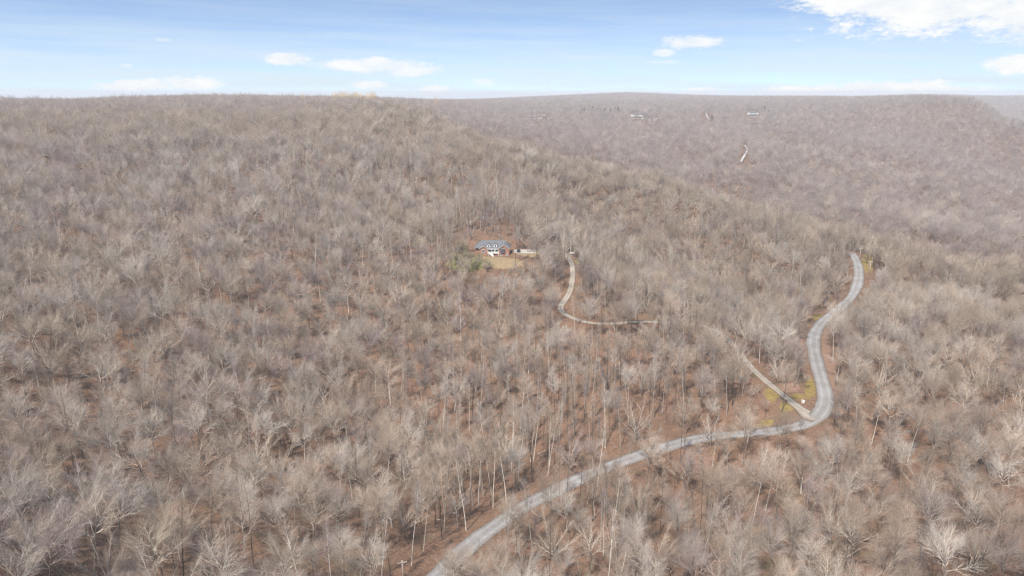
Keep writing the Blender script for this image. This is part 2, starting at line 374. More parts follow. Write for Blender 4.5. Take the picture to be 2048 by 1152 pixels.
class MB:
    """mesh collector of boxes, tubes and free polygons"""
    def __init__(s): s.v = []; s.f = []
    def box(s, a, b):
        n = len(s.v); (x0, y0, z0), (x1, y1, z1) = a, b
        s.v += [(x0, y0, z0), (x1, y0, z0), (x1, y1, z0), (x0, y1, z0), (x0, y0, z1), (x1, y0, z1), (x1, y1, z1), (x0, y1, z1)]
        s.f += [tuple(n + i for i in q) for q in ((0, 3, 2, 1), (4, 5, 6, 7), (0, 1, 5, 4), (1, 2, 6, 5), (2, 3, 7, 6), (3, 0, 4, 7))]; return s
    def poly(s, pts):
        n = len(s.v); s.v += [tuple(p) for p in pts]; s.f.append(tuple(range(n, n + len(pts)))); return s
    def slab(s, pts, th):
        """a polygon given thickness th (vector)"""
        n = len(s.v); m = len(pts); s.v += [tuple(p) for p in pts] + [tuple(p[i] + th[i] for i in range(3)) for p in pts]
        s.f.append(tuple(n + i for i in reversed(range(m)))); s.f.append(tuple(n + m + i for i in range(m)))
        for i in range(m): j = (i + 1) % m; s.f.append((n + i, n + j, n + m + j, n + m + i))
        return s
    def tube(s, pts, rad, k=8):
        n0 = len(s.v); pts = [Vector(p) for p in pts]
        for i, p in enumerate(pts):
            d = (pts[min(i + 1, len(pts) - 1)] - pts[max(i - 1, 0)]).normalized()
            a = d.orthogonal().normalized(); b2 = d.cross(a); r = rad[i] if hasattr(rad, '__len__') else rad
            for j in range(k): q = 2 * math.pi * j / k; s.v.append(tuple(p + (a * math.cos(q) + b2 * math.sin(q)) * r))
        for i in range(len(pts) - 1):
            for j in range(k):
                j2 = (j + 1) % k; s.f.append((n0 + i * k + j, n0 + i * k + j2, n0 + (i + 1) * k + j2, n0 + (i + 1) * k + j))
        s.f.append(tuple(n0 + j for j in reversed(range(k)))); s.f.append(tuple(n0 + (len(pts) - 1) * k + j for j in range(k))); return s
    def build(s, name, m, parent=None, loc=None, smooth=False):
        me = bpy.data.meshes.new(name); me.from_pydata(s.v, [], s.f); me.materials.append(m)
        if smooth: me.polygons.foreach_set('use_smooth', [True] * len(me.polygons))
        me.update(); return link(name, me, parent, loc)

# ------------------------------------------------------------------ road lines (surveyed along the photograph, laid on the terrain)
def catmull(P, n=14):
    P = np.asarray(P, float); P = np.vstack([2 * P[0] - P[1], P, 2 * P[-1] - P[-2]]); out = []
    for i in range(1, len(P) - 2):
        a, b_, c, d = P[i - 1:i + 3]; t_ = np.linspace(0, 1, n, endpoint=False)[:, None]
        out.append(.5 * (2 * b_ + (c - a) * t_ + (2 * a - 5 * b_ + 4 * c - d) * t_ ** 2 + (3 * b_ - a - 3 * c + d) * t_ ** 3))
    out.append(P[-2][None]); return np.vstack(out)
def resample(W, step):
    s = np.r_[0, np.cumsum(np.linalg.norm(np.diff(W[:, :2], axis=0), axis=1))]
    n = max(int(s[-1] / step), 2); q = np.linspace(0, s[-1], n)
    return np.stack([np.interp(q, s, W[:, i]) for i in range(W.shape[1])], -1)
def smooth_line(W, it):
    for _ in range(it):
        W[1:-1] = .25 * W[:-2] + .5 * W[1:-1] + .25 * W[2:]
    return W
def survey_line(px, it=12, step=2.0, extra=()):
    W = [hit(x, y) for x, y in px]
    W = np.array([w_ for w_ in W if w_ is not None] + [list(e) for e in extra])
    W = resample(catmull(W), step); z = ground0(W[:, 0], W[:, 1])
    W[:, 2] = z; W = smooth_line(W, it); zz = W[:, 2].copy()
    for _ in range(160): zz[1:-1] = .25 * zz[:-2] + .5 * zz[1:-1] + .25 * zz[2:]
    W[:, 2] = zz; return W
ROAD_PX = [(800, 1225), (862, 1165), (905, 1125), (955, 1080), (1010, 1042), (1060, 1010), (1110, 982), (1160, 955), (1210, 933), (1260, 914), (1320, 898), (1380, 886), (1440, 875), (1500, 867), (1560, 858),
           (1612, 846), (1642, 826), (1653, 795), (1645, 762), (1634, 724), (1627, 690), (1630, 666), (1643, 648), (1658, 632), (1684, 612), (1704, 592), (1715, 568), (1718, 542), (1715, 526), (1711, 515), (1704, 506)]
DRIVE_PX = [(1637, 836), (1618, 827), (1592, 811), (1561, 786), (1534, 762), (1509, 740), (1496, 724), (1470, 694), (1440, 668), (1400, 649), (1340, 643), (1270, 643), (1219, 648), (1186, 649), (1159, 645), (1137, 637), (1122, 627), (1117, 616),
            (1127, 604), (1138, 588), (1145, 564), (1145, 549), (1140, 538), (1128, 524)]
ROAD = survey_line(ROAD_PX)
HX, HY = hit(989, 513)[:2]; PADZ = float(ground0(HX, HY)) + .3
print('house at', HX, HY, PADZ)
DRIVE = survey_line(DRIVE_PX, extra=[(HX + 42, HY + 6, 0), (HX + 32, HY + 6.5, 0), (HX + 20, HY + 6.5, 0)])
_ye = np.clip((np.arange(len(DRIVE)) - (len(DRIVE) - 34)) / 26, 0, 1); DRIVE[:, 2] = DRIVE[:, 2] * (1 - _ye) + (PADZ + 2.06) * _ye
_dj = np.sqrt((DRIVE[:60, None, 0] - ROAD[None, :, 0]) ** 2 + (DRIVE[:60, None, 1] - ROAD[None, :, 1]) ** 2); _k = _dj.argmin(1)
_w = np.clip((_dj.min(1) - 3.0) / 14, 0, 1); DRIVE[:60, 2] = (ROAD[_k, 2] - .05) * (1 - _w) + DRIVE[:60, 2] * _w
LINES = [(ROAD, 3.3), (DRIVE, 1.75)]

def near_line(x, y, W, rmax):
    """distance to, height of and index on a poly line for points closer than rmax"""
    dist = np.full(x.shape, 1e9); hz = np.zeros(x.shape)
    lo, hi = W[:, :2].min(0) - rmax, W[:, :2].max(0) + rmax
    idx = np.where((x > lo[0]) & (x < hi[0]) & (y > lo[1]) & (y < hi[1]))[0]
    if len(idx) == 0: return dist, hz
    cell = 12.0; marks = set()
    for px_, py_ in W[:, :2]:
        for i in range(-2, 3):
            for j in range(-2, 3): marks.add((int(px_ // cell) + i) * 100003 + int(py_ // cell) + j)
    key = (x[idx] // cell).astype(np.int64) * 100003 + (y[idx] // cell).astype(np.int64)
    idx = idx[np.isin(key, np.fromiter(marks, np.int64))]
    for s in range(0, len(idx), 20000):
        q = idx[s:s + 20000]
        d2 = (x[q][:, None] - W[None, :, 0]) ** 2 + (y[q][:, None] - W[None, :, 1]) ** 2
        kk = d2.argmin(1); dist[q] = np.sqrt(d2[np.arange(len(q)), kk]); hz[q] = W[kk, 2]
    return dist, hz
def sstep(v, a, b): q = np.clip((v - a) / (b - a), 0, 1); return q * q * (3 - 2 * q)
def box_d(x, y, x0, x1, y0, y1):
    return np.hypot(np.maximum(np.maximum(x0 - x, x - x1), 0), np.maximum(np.maximum(y0 - y, y - y1), 0))
def ground(x, y):
    x = np.asarray(x, float); y = np.asarray(y, float); sh = x.shape; x = x.ravel(); y = y.ravel()
    z = ground0(x, y)
    d = box_d(x, y, HX - 15, HX + 14, HY - 3, HY + 15); f = sstep(d, 1, 16); z = PADZ * (1 - f) + z * f
    d = box_d(x, y, HX + 12.5, HX + 26, HY + 1.2, HY + 11); f = sstep(d, .2, 5); z = (PADZ + 1.9) * (1 - f) + z * f
    for W, hw in LINES[::-1]:
        dd, hz = near_line(x, y, W, 20)
        f = sstep(dd, hw + 2.4, hw + 11); z = (hz - .34) * (1 - f) + z * f
    return z.reshape(sh)

# ------------------------------------------------------------------ ground sheet
azs = np.radians(np.concatenate([np.linspace(-80, -42, 60, endpoint=False), np.linspace(-42, 42, 560), np.linspace(42.8, 80, 60)]))
dsn = np.concatenate([np.geomspace(25, 140, 30, endpoint=False), np.geomspace(140, 700, 430, endpoint=False), np.geomspace(700, 3000, 200, endpoint=False), np.geomspace(3000, 14000, 50)])
A_, D_ = np.meshgrid(azs, dsn, indexing='ij'); GX = np.sin(A_) * D_; GY = np.cos(A_) * D_
GZ = ground(GX, GY)
na, nd = GX.shape; I = np.arange(na * nd).reshape(na, nd)
quads = np.stack([I[:-1, :-1].ravel(), I[:-1, 1:].ravel(), I[1:, 1:].ravel(), I[1:, :-1].ravel()], -1)[:, ::-1]
me = mesh_np('ground', np.stack([GX.ravel(), GY.ravel(), GZ.ravel()], -1), quads, [M['ground']], smooth=True)
gpx, gpy, gf = project(np.stack([GX.ravel(), GY.ravel(), GZ.ravel()], -1))
gd = np.hypot(GX.ravel(), GY.ravel())
def in_poly(px, py, poly):
    c = np.zeros(px.shape, bool); n = len(poly); j = n - 1
    for i in range(n):
        xi, yi = poly[i]; xj, yj = poly[j]
        cond = ((yi > py) != (yj > py)) & (px < (xj - xi) * (py - yi) / (yj - yi + 1e-9) + xi); c ^= cond; j = i
    return c
def ell(cx, cy, rx, ry): return np.clip(1.45 - np.hypot((gpx - cx) / rx, (gpy - cy) / ry), 0, 1)
near = gd < 900
fields = {
    'lawn_green': np.maximum(ell(935, 529, 44, 15), ell(1158, 523, 11, 5)),
    'dry_grass': np.maximum.reduce([ell(1008, 527, 42, 11), ell(1080, 506, 42, 10), ell(980, 519, 46, 7)]),
    'yellow_grass': np.maximum.reduce([ell(1545, 786, 18, 16), ell(1574, 813, 18, 10), ell(1620, 777, 12, 22), ell(1596, 793, 16, 7), ell(1736, 525, 13, 22), ell(1640, 636, 18, 8) * .9, ell(1700, 600, 10, 12) * .6, ell(1530, 846, 22, 8) * .8]),
    'bare_bank': np.maximum.reduce([ell(1652, 700, 10, 50), ell(1664, 745, 10, 34), ell(660, 297, 30, 5), ell(1580, 775, 22, 10)]),
    'gravel_pad': np.clip(1.3 - box_d(GX.ravel(), GY.ravel(), HX + 14, HX + 24, HY + 2.5, HY + 9.5) / 2.5, 0, 1) }
for nm, arr in fields.items():
    a = me.attributes.new(nm, 'FLOAT', 'POINT'); a.data.foreach_set('value', (arr * near).astype(np.float32))
tag(link('ground', me), kind='structure')
print('ground', time.time() - T0)

def ribbon(name, W, hw, m, lift=0.0, flare=0.0):
    P = W; T = np.gradient(P[:, :2], axis=0); T /= np.linalg.norm(T, axis=1, keepdims=True) + 1e-9; N = np.stack([T[:, 1], -T[:, 0]], -1)
    offs = np.array([-1.06, -1.0, -.55, 0, .55, 1.0, 1.06]); hz = np.array([-.8, 0, .03, .06, .03, 0, -.8])
    rng = np.random.RandomState(4); wv = 1 + .07 * np.interp(np.arange(len(P)), np.arange(0, len(P) + 6, 6), rng.randn(len(np.arange(0, len(P) + 6, 6))))
    wv = wv + flare * np.exp(-np.maximum(np.arange(len(P)) * 2.0 - 5.0, 0) / 3.5)
    V = []; UV = []
    for j, o in enumerate(offs):
        V.append(np.c_[P[:, :2] + N * (o * hw * wv)[:, None], P[:, 2] + hz[j] + lift])
    V = np.stack(V, 1); n = len(P); Ix = np.arange(n * 7).reshape(n, 7)
    q = np.stack([Ix[:-1, :-1].ravel(), Ix[:-1, 1:].ravel(), Ix[1:, 1:].ravel(), Ix[1:, :-1].ravel()], -1)
    me = mesh_np(name, V.reshape(-1, 3), q, [m], smooth=True)
    if me.polygons[0].normal.z < 0 and sum(p.normal.z for p in me.polygons) < 0: me.flip_normals()
    uv = me.uv_layers.new(name='UVMap'); li = np.zeros(len(me.loops), np.int32); me.loops.foreach_get('vertex_index', li)
    uu = (offs[li % 7] + 1.06) / 2.12; vv = (li // 7) * .4
    uv.data.foreach_set('uv', np.stack([uu, vv], -1).astype(np.float32).ravel())
    return tag(link(name, me), kind='structure')
ribbon('road', ROAD, 3.3, M['road'])
ribbon('driveway', DRIVE, 1.75, M['drive'], -.012, 1.3)
# pale tracks on the far slopes
for nm, pts, hw, seed in (('far_road', [(1482, 322), (1487, 313), (1493, 303), (1495, 296), (1489, 289)], 1.6, 1), ('far_road', [(1411, 224), (1414, 231), (1419, 238)], 1.6, 2), ('far_track', [(1690, 397), (1730, 394), (1760, 390), (1785, 384)], 1.4, 3)):
    Wf = [hit(*p, fn=lambda a, b_: ground(a, b_), lift=3) for p in pts]
    Wf = resample(catmull(np.array(Wf)), 10)
    Wf[:, 2] = ground(Wf[:, 0], Wf[:, 1]) + 2.0
    o_ = ribbon(nm, Wf, hw, M['far_road']); LINES_FAR = globals().setdefault('LINES_FAR', []); LINES_FAR.append((Wf, hw))
print('roads', time.time() - T0)

# ------------------------------------------------------------------ bare trees
rnd = random.Random(7)
def vadd(p, d, s): return (p[0] + d[0] * s, p[1] + d[1] * s, p[2] + d[2] * s)
def vn(d):
    l = math.sqrt(d[0] * d[0] + d[1] * d[1] + d[2] * d[2]) or 1; return (d[0] / l, d[1] / l, d[2] / l)
def tilt(d, ang, phi):
    """direction d tilted by ang, around it by phi"""
    ax = (0, 0, 1) if abs(d[2]) < .9 else (1, 0, 0)
    a = vn((d[1] * ax[2] - d[2] * ax[1], d[2] * ax[0] - d[0] * ax[2], d[0] * ax[1] - d[1] * ax[0]))
    b_ = (d[1] * a[2] - d[2] * a[1], d[2] * a[0] - d[0] * a[2], d[0] * a[1] - d[1] * a[0])
    c, s = math.cos(ang), math.sin(ang); cp, sp = math.cos(phi), math.sin(phi)
    return tuple(d[i] * c + (a[i] * cp + b_[i] * sp) * s for i in range(3))
class TreeSpec:
    def __init__(s, **kw): s.__dict__.update(kw)
def grow(segs, rg, p, d, L, r, lvl, sp):
    """segs: (p0, p1, r0, r1, class) class 0 = trunk, 1 = limb, 2 = twig"""
    n = sp.nseg[lvl]; last = lvl == len(sp.nseg) - 1; wig = sp.wig[lvl]; tr = sp.trop[lvl]
    kids = 0 if last else sp.kids[lvl]; phi = rg.random() * 6.28; start = 0 if last else sp.start[lvl]; made = 0
    cls = 0 if lvl == 0 else (1 if lvl <= sp.limb_lvl else 2)
    for i in range(n):
        d = vn((d[0] + rg.gauss(0, wig), d[1] + rg.gauss(0, wig), d[2] + rg.gauss(0, wig * .6) + tr))
        q = vadd(p, d, L / n); t0, t1 = i / n, (i + 1) / n
        rr = lambda t_: r * (1 - t_ * sp.taper[lvl])
        r1 = 0.0 if (last and i == n - 1) else rr(t1)
        segs.append((p, q, rr(t0), r1, cls))
        if kids:
            want = kids * max(0.0, (t1 - start) / (1 - start))
            while made < want - 1e-6:
                made += 1; f = rg.random() if t1 < 1 else rg.uniform(.2, 1.0)
                tt = t0 + (t1 - t0) * f
                if tt < start: tt = start; f = min(1, max(0, (start - t0) * n))
                cp = vadd(p, d, L / n * f); phi += 2.4 + rg.uniform(-.5, .5)
                ang = sp.ang[lvl] * rg.uniform(.7, 1.3) * (1 - .35 * tt)
                env = 1 - sp.short[lvl] * ((tt - start) / (1 - start + 1e-6))
                cl = sp.len[lvl] * rg.uniform(.72, 1.25) * env
                cr = min(rr(tt) * .78, sp.rad[lvl] * rg.uniform(.8, 1.2) * (.6 + .4 * env))
                grow(segs, rg, cp, tilt(d, ang, phi), cl, cr, lvl + 1, sp)
        p = q
def tree_mesh(name, segs, mats, only=None, sides=(7, 4, 3)):
    """turn segments into frustums; whole chains of the trunk share rings"""
    A = [s_ for s_ in segs if only is None or s_[4] in only]
    V, Fq, Ft, mq, mt = [], [], [], [], []; nv = 0
    for cls in (0, 1, 2):
        B = [s_ for s_ in A if s_[4] == cls]
        if not B: continue
        P0 = np.array([s_[0] for s_ in B]); P1 = np.array([s_[1] for s_ in B]); r0 = np.array([s_[2] for s_ in B]); r1 = np.array([s_[3] for s_ in B])
        D = P1 - P0; D /= np.linalg.norm(D, axis=1, keepdims=True) + 1e-9
        ax = np.where(np.abs(D[:, 2:3]) < .9, [[0, 0, 1.]], [[1., 0, 0]]); Aa = np.cross(D, ax); Aa /= np.linalg.norm(Aa, axis=1, keepdims=True) + 1e-9; Bb = np.cross(D, Aa)
        k_ = sides[cls]; th = np.arange(k_) * 2 * math.pi / k_
        ring = Aa[:, None] * np.cos(th)[None, :, None] + Bb[:, None] * np.sin(th)[None, :, None]
        R0 = P0[:, None] + ring * r0[:, None, None]
        tip = r1 <= 1e-6
        for sel, cone in ((~tip, False), (tip, True)):
            if not sel.any(): continue
            m_ = sel.sum()
            if cone:
                vv = np.concatenate([R0[sel], P1[sel][:, None]], 1).reshape(-1, 3); st = nv + np.arange(m_) * (k_ + 1)
                for j in range(k_): Ft.append(np.stack([st + j, st + (j + 1) % k_, st + k_], -1)); mt.append(np.full(m_, cls))
            else:
                R1 = P1[sel][:, None] + ring[sel] * r1[sel][:, None, None]
                vv = np.concatenate([R0[sel], R1], 1).reshape(-1, 3); st = nv + np.arange(m_) * 2 * k_
                for j in range(k_): Fq.append(np.stack([st + j, st + (j + 1) % k_, st + k_ + (j + 1) % k_, st + k_ + j], -1)); mq.append(np.full(m_, cls))
            V.append(vv); nv += len(vv)
    F, MI = [], []
    if Fq: F.append(np.concatenate(Fq)); MI.append(np.concatenate(mq))
    if Ft: F.append(np.concatenate(Ft)); MI.append(np.concatenate(mt))
    return mesh_np(name, np.concatenate(V), F, mats, np.concatenate(MI), smooth=False)

def spec(kind, H, Rr, lod, rg):
    thin = 1.0 if lod == 0 else (1.8 if lod == 1 else 2.9)
    f = 1.0 if lod == 0 else (.6 if lod == 1 else .32)
    kk = lambda v: max(2, int(round(v * f)))
    lt = 1 if lod == 0 else 1.3
    if kind == 'broad':
        return TreeSpec(nseg=(7, 6, 4, 2, 1), limb_lvl=2, kids=(rg.choice((11, 12, 13)), 13, kk(6), kk(4)), start=(.58, .20, .12, .15), wig=(.05, .09, .10, .08, .06), trop=(.02, .045, .03, .02, .0),
                        taper=(.75, .85, .8, .7, 1), ang=(1.25, .62, .52, .42), short=(.12, .36, .40, .3), len=(Rr * 1.10, Rr * .46, 2.2, 1.25 * lt), rad=(.135, .062, .027 * thin ** .5, .0130 * thin), trunk_r=H * .0112, L0=H * .72)
    if kind == 'medium':
        return TreeSpec(nseg=(8, 5, 3, 2, 1), limb_lvl=1, kids=(20, 11, kk(6), kk(4)), start=(.56, .18, .1, .15), wig=(.04, .08, .10, .08, .06), trop=(.02, .070, .04, .02, 0),
                        taper=(.88, .85, .8, .7, 1), ang=(1.10, .60, .52, .42), short=(.22, .4, .4, .3), len=(Rr * 1.32, Rr * .46, 2.0, 1.15 * lt), rad=(.085, .038, .022 * thin ** .5, .0125 * thin), trunk_r=H * .0085, L0=H * .80)
    if kind == 'slender':
        return TreeSpec(nseg=(9, 3, 2, 1), limb_lvl=1, kids=(22, 9, kk(7)), start=(.60, .2, .1), wig=(.018, .12, .14, .1), trop=(.03, .14, .07, 0),
                        taper=(.80, .8, .8, 1), ang=(.80, .68, .65), short=(.40, .5, .4), len=(Rr * 1.2, Rr * .55, 1.0 * lt), rad=(.045, .022, .015 * thin), trunk_r=H * .0066, L0=H * .93)
    if kind == 'fan':                      # several stems rising from a low fork
        return TreeSpec(nseg=(4, 7, 4, 2, 1), limb_lvl=2, kids=(rg.choice((9, 10, 11)), 14, kk(6), kk(4)), start=(.50, .22, .12, .15), wig=(.04, .06, .09, .08, .06), trop=(.0, .015, .035, .02, 0),
                        taper=(.3, .85, .8, .7, 1), ang=(.82, .50, .50, .42), short=(.1, .38, .40, .3), len=(H * .54, Rr * .42, 2.1, 1.25 * lt), rad=(.135, .060, .026 * thin ** .5, .0130 * thin), trunk_r=H * .0112, L0=H * .34)
    if kind == 'sapling':
        return TreeSpec(nseg=(4, 3, 1), limb_lvl=0, kids=(15, kk(6)), start=(.25, .15), wig=(.06, .12, .1), trop=(.03, .08, 0),
                        taper=(.8, .8, 1), ang=(.8, .7), short=(.5, .4), len=(Rr * 1.1, 1.0), rad=(.028, .012 * thin), trunk_r=H * .007, L0=H)
def make_segs(kind, H, Rr, lod, seed):
    rg = random.Random(seed); sp = spec(kind, H, Rr, lod, rg); segs = []
    grow(segs, rg, (0, 0, -.6), vn((rg.gauss(0, .04), rg.gauss(0, .04), 1)), sp.L0, sp.trunk_r, 0, sp)
    return segs
# kind, height, crown radius, trunk tone, number of forms
CATALOG = [('broad', 23, 7.6, 'mid'), ('broad', 21, 6.7, 'pale'), ('broad', 23, 7.2, 'mid'), ('broad', 20, 6.0, 'mid'), ('broad', 22, 6.6, 'dark'),
           ('fan', 22, 6.8, 'pale'), ('fan', 20, 6.0, 'mid'), ('fan', 23, 7.2, 'mid'),
           ('medium', 22, 5.0, 'mid'), ('medium', 23, 5.2, 'dark'), ('medium', 20, 4.5, 'mid'), ('medium', 21, 5.0, 'mid'),
           ('slender', 27, 3.3, 'pale'), ('slender', 25, 3.0, 'pale'), ('slender', 26, 3.3, 'dark'), ('slender', 24, 3.1, 'dark'),
           ('sapling', 7.5, 2.4, 'mid'), ('sapling', 5.5, 2.2, 'mid')]
LOD1 = [('broad', 21, 8.0, 'mid'), ('broad', 19, 7.0, 'mid'), ('fan', 19, 6.6, 'mid'), ('medium', 21, 6.0, 'mid'), ('medium', 20, 5.8, 'mid'), ('broad', 20, 6.6, 'mid'), ('broad', 21, 7.4, 'mid')]
TM = {'mid': ('trunk', 'limb'), 'pale': ('trunk_pale', 'limb'), 'dark': ('trunk_dark', 'limb_dark')}
HUES = ['twig', 'twig_grey', 'twig_lilac', 'twig_olive']
FORMS = []; NC = len(CATALOG)
proto_col = bpy.data.collections.new('tree_forms')          # not linked to the scene: only feeds the woodland's instances
ntri = 0
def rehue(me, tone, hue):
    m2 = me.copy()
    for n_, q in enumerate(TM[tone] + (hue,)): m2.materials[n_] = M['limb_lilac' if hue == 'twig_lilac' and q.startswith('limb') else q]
    return m2
def add_forms(start, metas, meshes):
    for hi, hue in enumerate(HUES):
        for i, (mt_, me_) in enumerate(zip(metas, meshes)):
            link(f'form_{start + hi * len(metas) + i:03d}', me_ if hi == 0 else rehue(me_, mt_[3], hue), col=proto_col)
meshes = []; metas = []
for i, (kd, H, Rr, tone) in enumerate(CATALOG):
    segs = make_segs(kd, H, Rr, 0, 100 + i)
    ms = [M[q] for q in TM[tone] + ('twig',)]
    Rm = float(np.percentile([math.hypot(s_[1][0], s_[1][1]) for s_ in segs], 93)); Hm = max(s_[1][2] for s_ in segs)
    fm = dict(kind=kd, tone=tone, H=Hm, R=Rm)
    if kd != 'sapling':
        fm['trunk'] = tree_mesh('trunk', segs, ms, (0,)); cr_ = tree_mesh('crown', segs, ms, (1, 2)); fm['crowns'] = [cr_ if hi == 0 else rehue(cr_, tone, hue) for hi, hue in enumerate(HUES)]
    meshes.append(tree_mesh('whole_tree', segs, ms)); ntri += len(meshes[-1].polygons); FORMS.append(fm)
add_forms(0, CATALOG, meshes)
LODN = len(LOD1)
for lod in (1, 2):
    ml = [tree_mesh('whole_tree', make_segs(kd, H, Rr, lod, 300 + j + lod * 20), [M[q] for q in TM[tone] + ('twig',)], sides=(4, 3, 3)) for j, (kd, H, Rr, tone) in enumerate(LOD1)]
    ntri += sum(len(m_.polygons) for m_ in ml); add_forms(NC * 4 + (lod - 1) * LODN * 4, LOD1, ml)
def hue_of(x, y, rsx):
    """which bark hue goes where: tan and olive on the near spur, haze lilac painted on the far slopes, mixed stands elsewhere"""
    d = np.hypot(x, y); n_ = fbm(x / 90, y / 90, 61, 3); n2_ = fbm(x / 45, y / 45, 63, 2)
    pxx = project(np.stack([x, y, np.full(len(x), 60.)], -1))[0]
    cd = np.interp(pxx, (840, 960, 1200, 1500, 1850, 2048), (900, 830, 790, 705, 645, 610)); c2 = np.interp(pxx, (1400, 1500, 1652, 1880, 2048), (1600, 1500, 1400, 1200, 1030))
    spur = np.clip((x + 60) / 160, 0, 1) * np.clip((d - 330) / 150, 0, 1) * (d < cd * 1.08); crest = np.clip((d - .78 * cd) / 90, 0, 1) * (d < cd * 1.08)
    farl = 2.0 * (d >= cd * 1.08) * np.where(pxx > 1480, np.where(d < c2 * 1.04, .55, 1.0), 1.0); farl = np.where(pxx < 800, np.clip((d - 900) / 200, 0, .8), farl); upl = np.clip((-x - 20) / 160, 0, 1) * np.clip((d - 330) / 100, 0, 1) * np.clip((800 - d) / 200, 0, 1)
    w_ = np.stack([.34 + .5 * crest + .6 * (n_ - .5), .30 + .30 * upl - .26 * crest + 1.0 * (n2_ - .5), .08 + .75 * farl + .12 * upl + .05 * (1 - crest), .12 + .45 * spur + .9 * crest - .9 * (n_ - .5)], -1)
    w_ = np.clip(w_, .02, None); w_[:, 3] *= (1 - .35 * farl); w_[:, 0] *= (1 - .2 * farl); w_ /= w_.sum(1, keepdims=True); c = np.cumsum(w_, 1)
    return (rsx.rand(len(x))[:, None] > c).sum(1).clip(0, 3)
print('tree forms', ntri, 'faces', [(f['kind'], round(f['H'], 1), round(f['R'], 1)) for f in FORMS], time.time() - T0)

# ---- where the photograph keeps a clear view (road, driveway, house, lawns): mask in sight directions, with the distance of what must stay visible
KW, KH = 512, 288
keep_p = np.zeros((KH, KW), np.float32); keep_d = np.zeros((KH, KW), np.float32)
yy, xx = np.mgrid[0:KH, 0:KW]; XX = (xx + .5) * 4; YY = (yy + .5) * 4
def keep(mask, p, d):
    keep_p[mask] = np.maximum(keep_p[mask], p); keep_d[mask] = np.maximum(keep_d[mask], d)
def keep_line(W, i0, i1, rad, p):
    px_, py_, f_ = project(W)
    for q in range(0, len(W)):
        if i0 <= px_[q] <= i1: 
            mk = (XX - px_[q]) ** 2 + ((YY - py_[q]) * 1.4) ** 2 < rad ** 2
            keep(mk, p, math.hypot(W[q, 0], W[q, 1]))
rpx = project(ROAD); dpx = project(DRIVE)
lower = ROAD[rpx[1] > 838]; keep_line(lower, 0, 2048, 14, .62)
mid_ = ROAD[(rpx[1] <= 850) & (rpx[1] > 640)]; keep_line(mid_, 0, 2048, 13, .97)
top_ = ROAD[(rpx[1] <= 592) & (rpx[1] > 514)]; keep_line(top_, 0, 2048, 8, .96)
gap_ = ROAD[(rpx[1] <= 640) & (rpx[1] > 592)]; keep_line(gap_, 0, 2048, 6, .55)
dl = DRIVE[dpx[0] > 1500]; keep_line(dl, 1490, 2048, 10, .95)
dm = DRIVE[(dpx[0] > 1100) & (dpx[0] < 1400) & (dpx[1] > 540)]; keep_line(dm, 1100, 1300, 8, .93); keep_line(dm, 1300, 1400, 5, .55)
hd = math.hypot(HX, HY)
keep((XX > 943) & (XX < 1024) & (YY > 478) & (YY < 515), .97, hd + 2)
keep((XX > 1018) & (XX < 1062) & (YY > 494) & (YY < 511), .93, hd + 2)
keep(((XX - 935) / 46) ** 2 + ((YY - 528) / 17) ** 2 < 1, .75, hd - 2)
keep(((XX - 1012) / 50) ** 2 + ((YY - 530) / 13) ** 2 < 1, .66, hd - 2)
keep(((XX - 960) / 52) ** 2 + ((YY - 445) / 28) ** 2 < 1, .62, hd + 60)
keep(((XX - 1570) / 50) ** 2 + ((YY - 790) / 30) ** 2 < 1, .80, 330)
keep(((XX - 1640) / 22) ** 2 + ((YY - 780) / 45) ** 2 < 1, .93, 330)
keep(((XX - 1655) / 16) ** 2 + ((YY - 705) / 40) ** 2 < 1, .85, 380)
keep(((XX - 1736) / 16) ** 2 + ((YY - 528) / 20) ** 2 < 1, .93, 560)
keep(((XX - 460) / 40) ** 2 + ((YY - 580) / 16) ** 2 < 1, .85, 370)
keep(((XX - 560) / 40) ** 2 + ((YY - 905) / 22) ** 2 < 1, .7, 260)
keep(((XX - 1230) / 22) ** 2 + ((YY - 228) / 60) ** 2 < 0, 0, 0)
keep(((XX - 820) / 12) ** 2 + ((YY - 1128) / 24) ** 2 < 1, 1, 200)
for (cx_, cy_, d_) in ((1274, 231, 3200), (1507, 226, 3200), (1415, 234, 2400), (1615, 634, 400), (1722, 503, 600), (1740, 534, 560)):
    keep(((XX - cx_) / 14) ** 2 + ((YY - cy_ + 1) / 4.5) ** 2 < 1, .93, d_)
keep(((XX - 1083) / 22) ** 2 + ((YY - 235) / 5) ** 2 < 1, .72, 2400); keep(((XX - 1302) / 14) ** 2 + ((YY - 240) / 5) ** 2 < 1, .72, 2400)
for rx_, ry_, rr_, dd_ in ((1490, 304, 8, 1500), ):
    keep(((XX - rx_) / rr_) ** 2 + ((YY - ry_) / 15) ** 2 < 1, .86, dd_)
def keep_prob(x, y, z, H, Rr):
    """largest keep value met by a tree standing at x, y, z"""
    pm = np.zeros(len(x)); d = np.hypot(x, y)
    for fx, fz in ((0, .97), (0, .8), (0, .62), (0, .45), (0, .25), (-.8, .72), (.8, .72), (-.45, .9), (.45, .9), (-.5, .5), (.5, .5)):
        px_, py_, _ = project(np.stack([x + fx * Rr, y, z + fz * H], -1))
        i = (py_ / 4).astype(int); j = (px_ / 4).astype(int); ok = (i >= 0) & (i < KH) & (j >= 0) & (j < KW)
        i = np.clip(i, 0, KH - 1); j = np.clip(j, 0, KW - 1)
        v = np.where(ok & (d < keep_d[i, j]), keep_p[i, j], 0); pm = np.maximum(pm, v)
    return pm

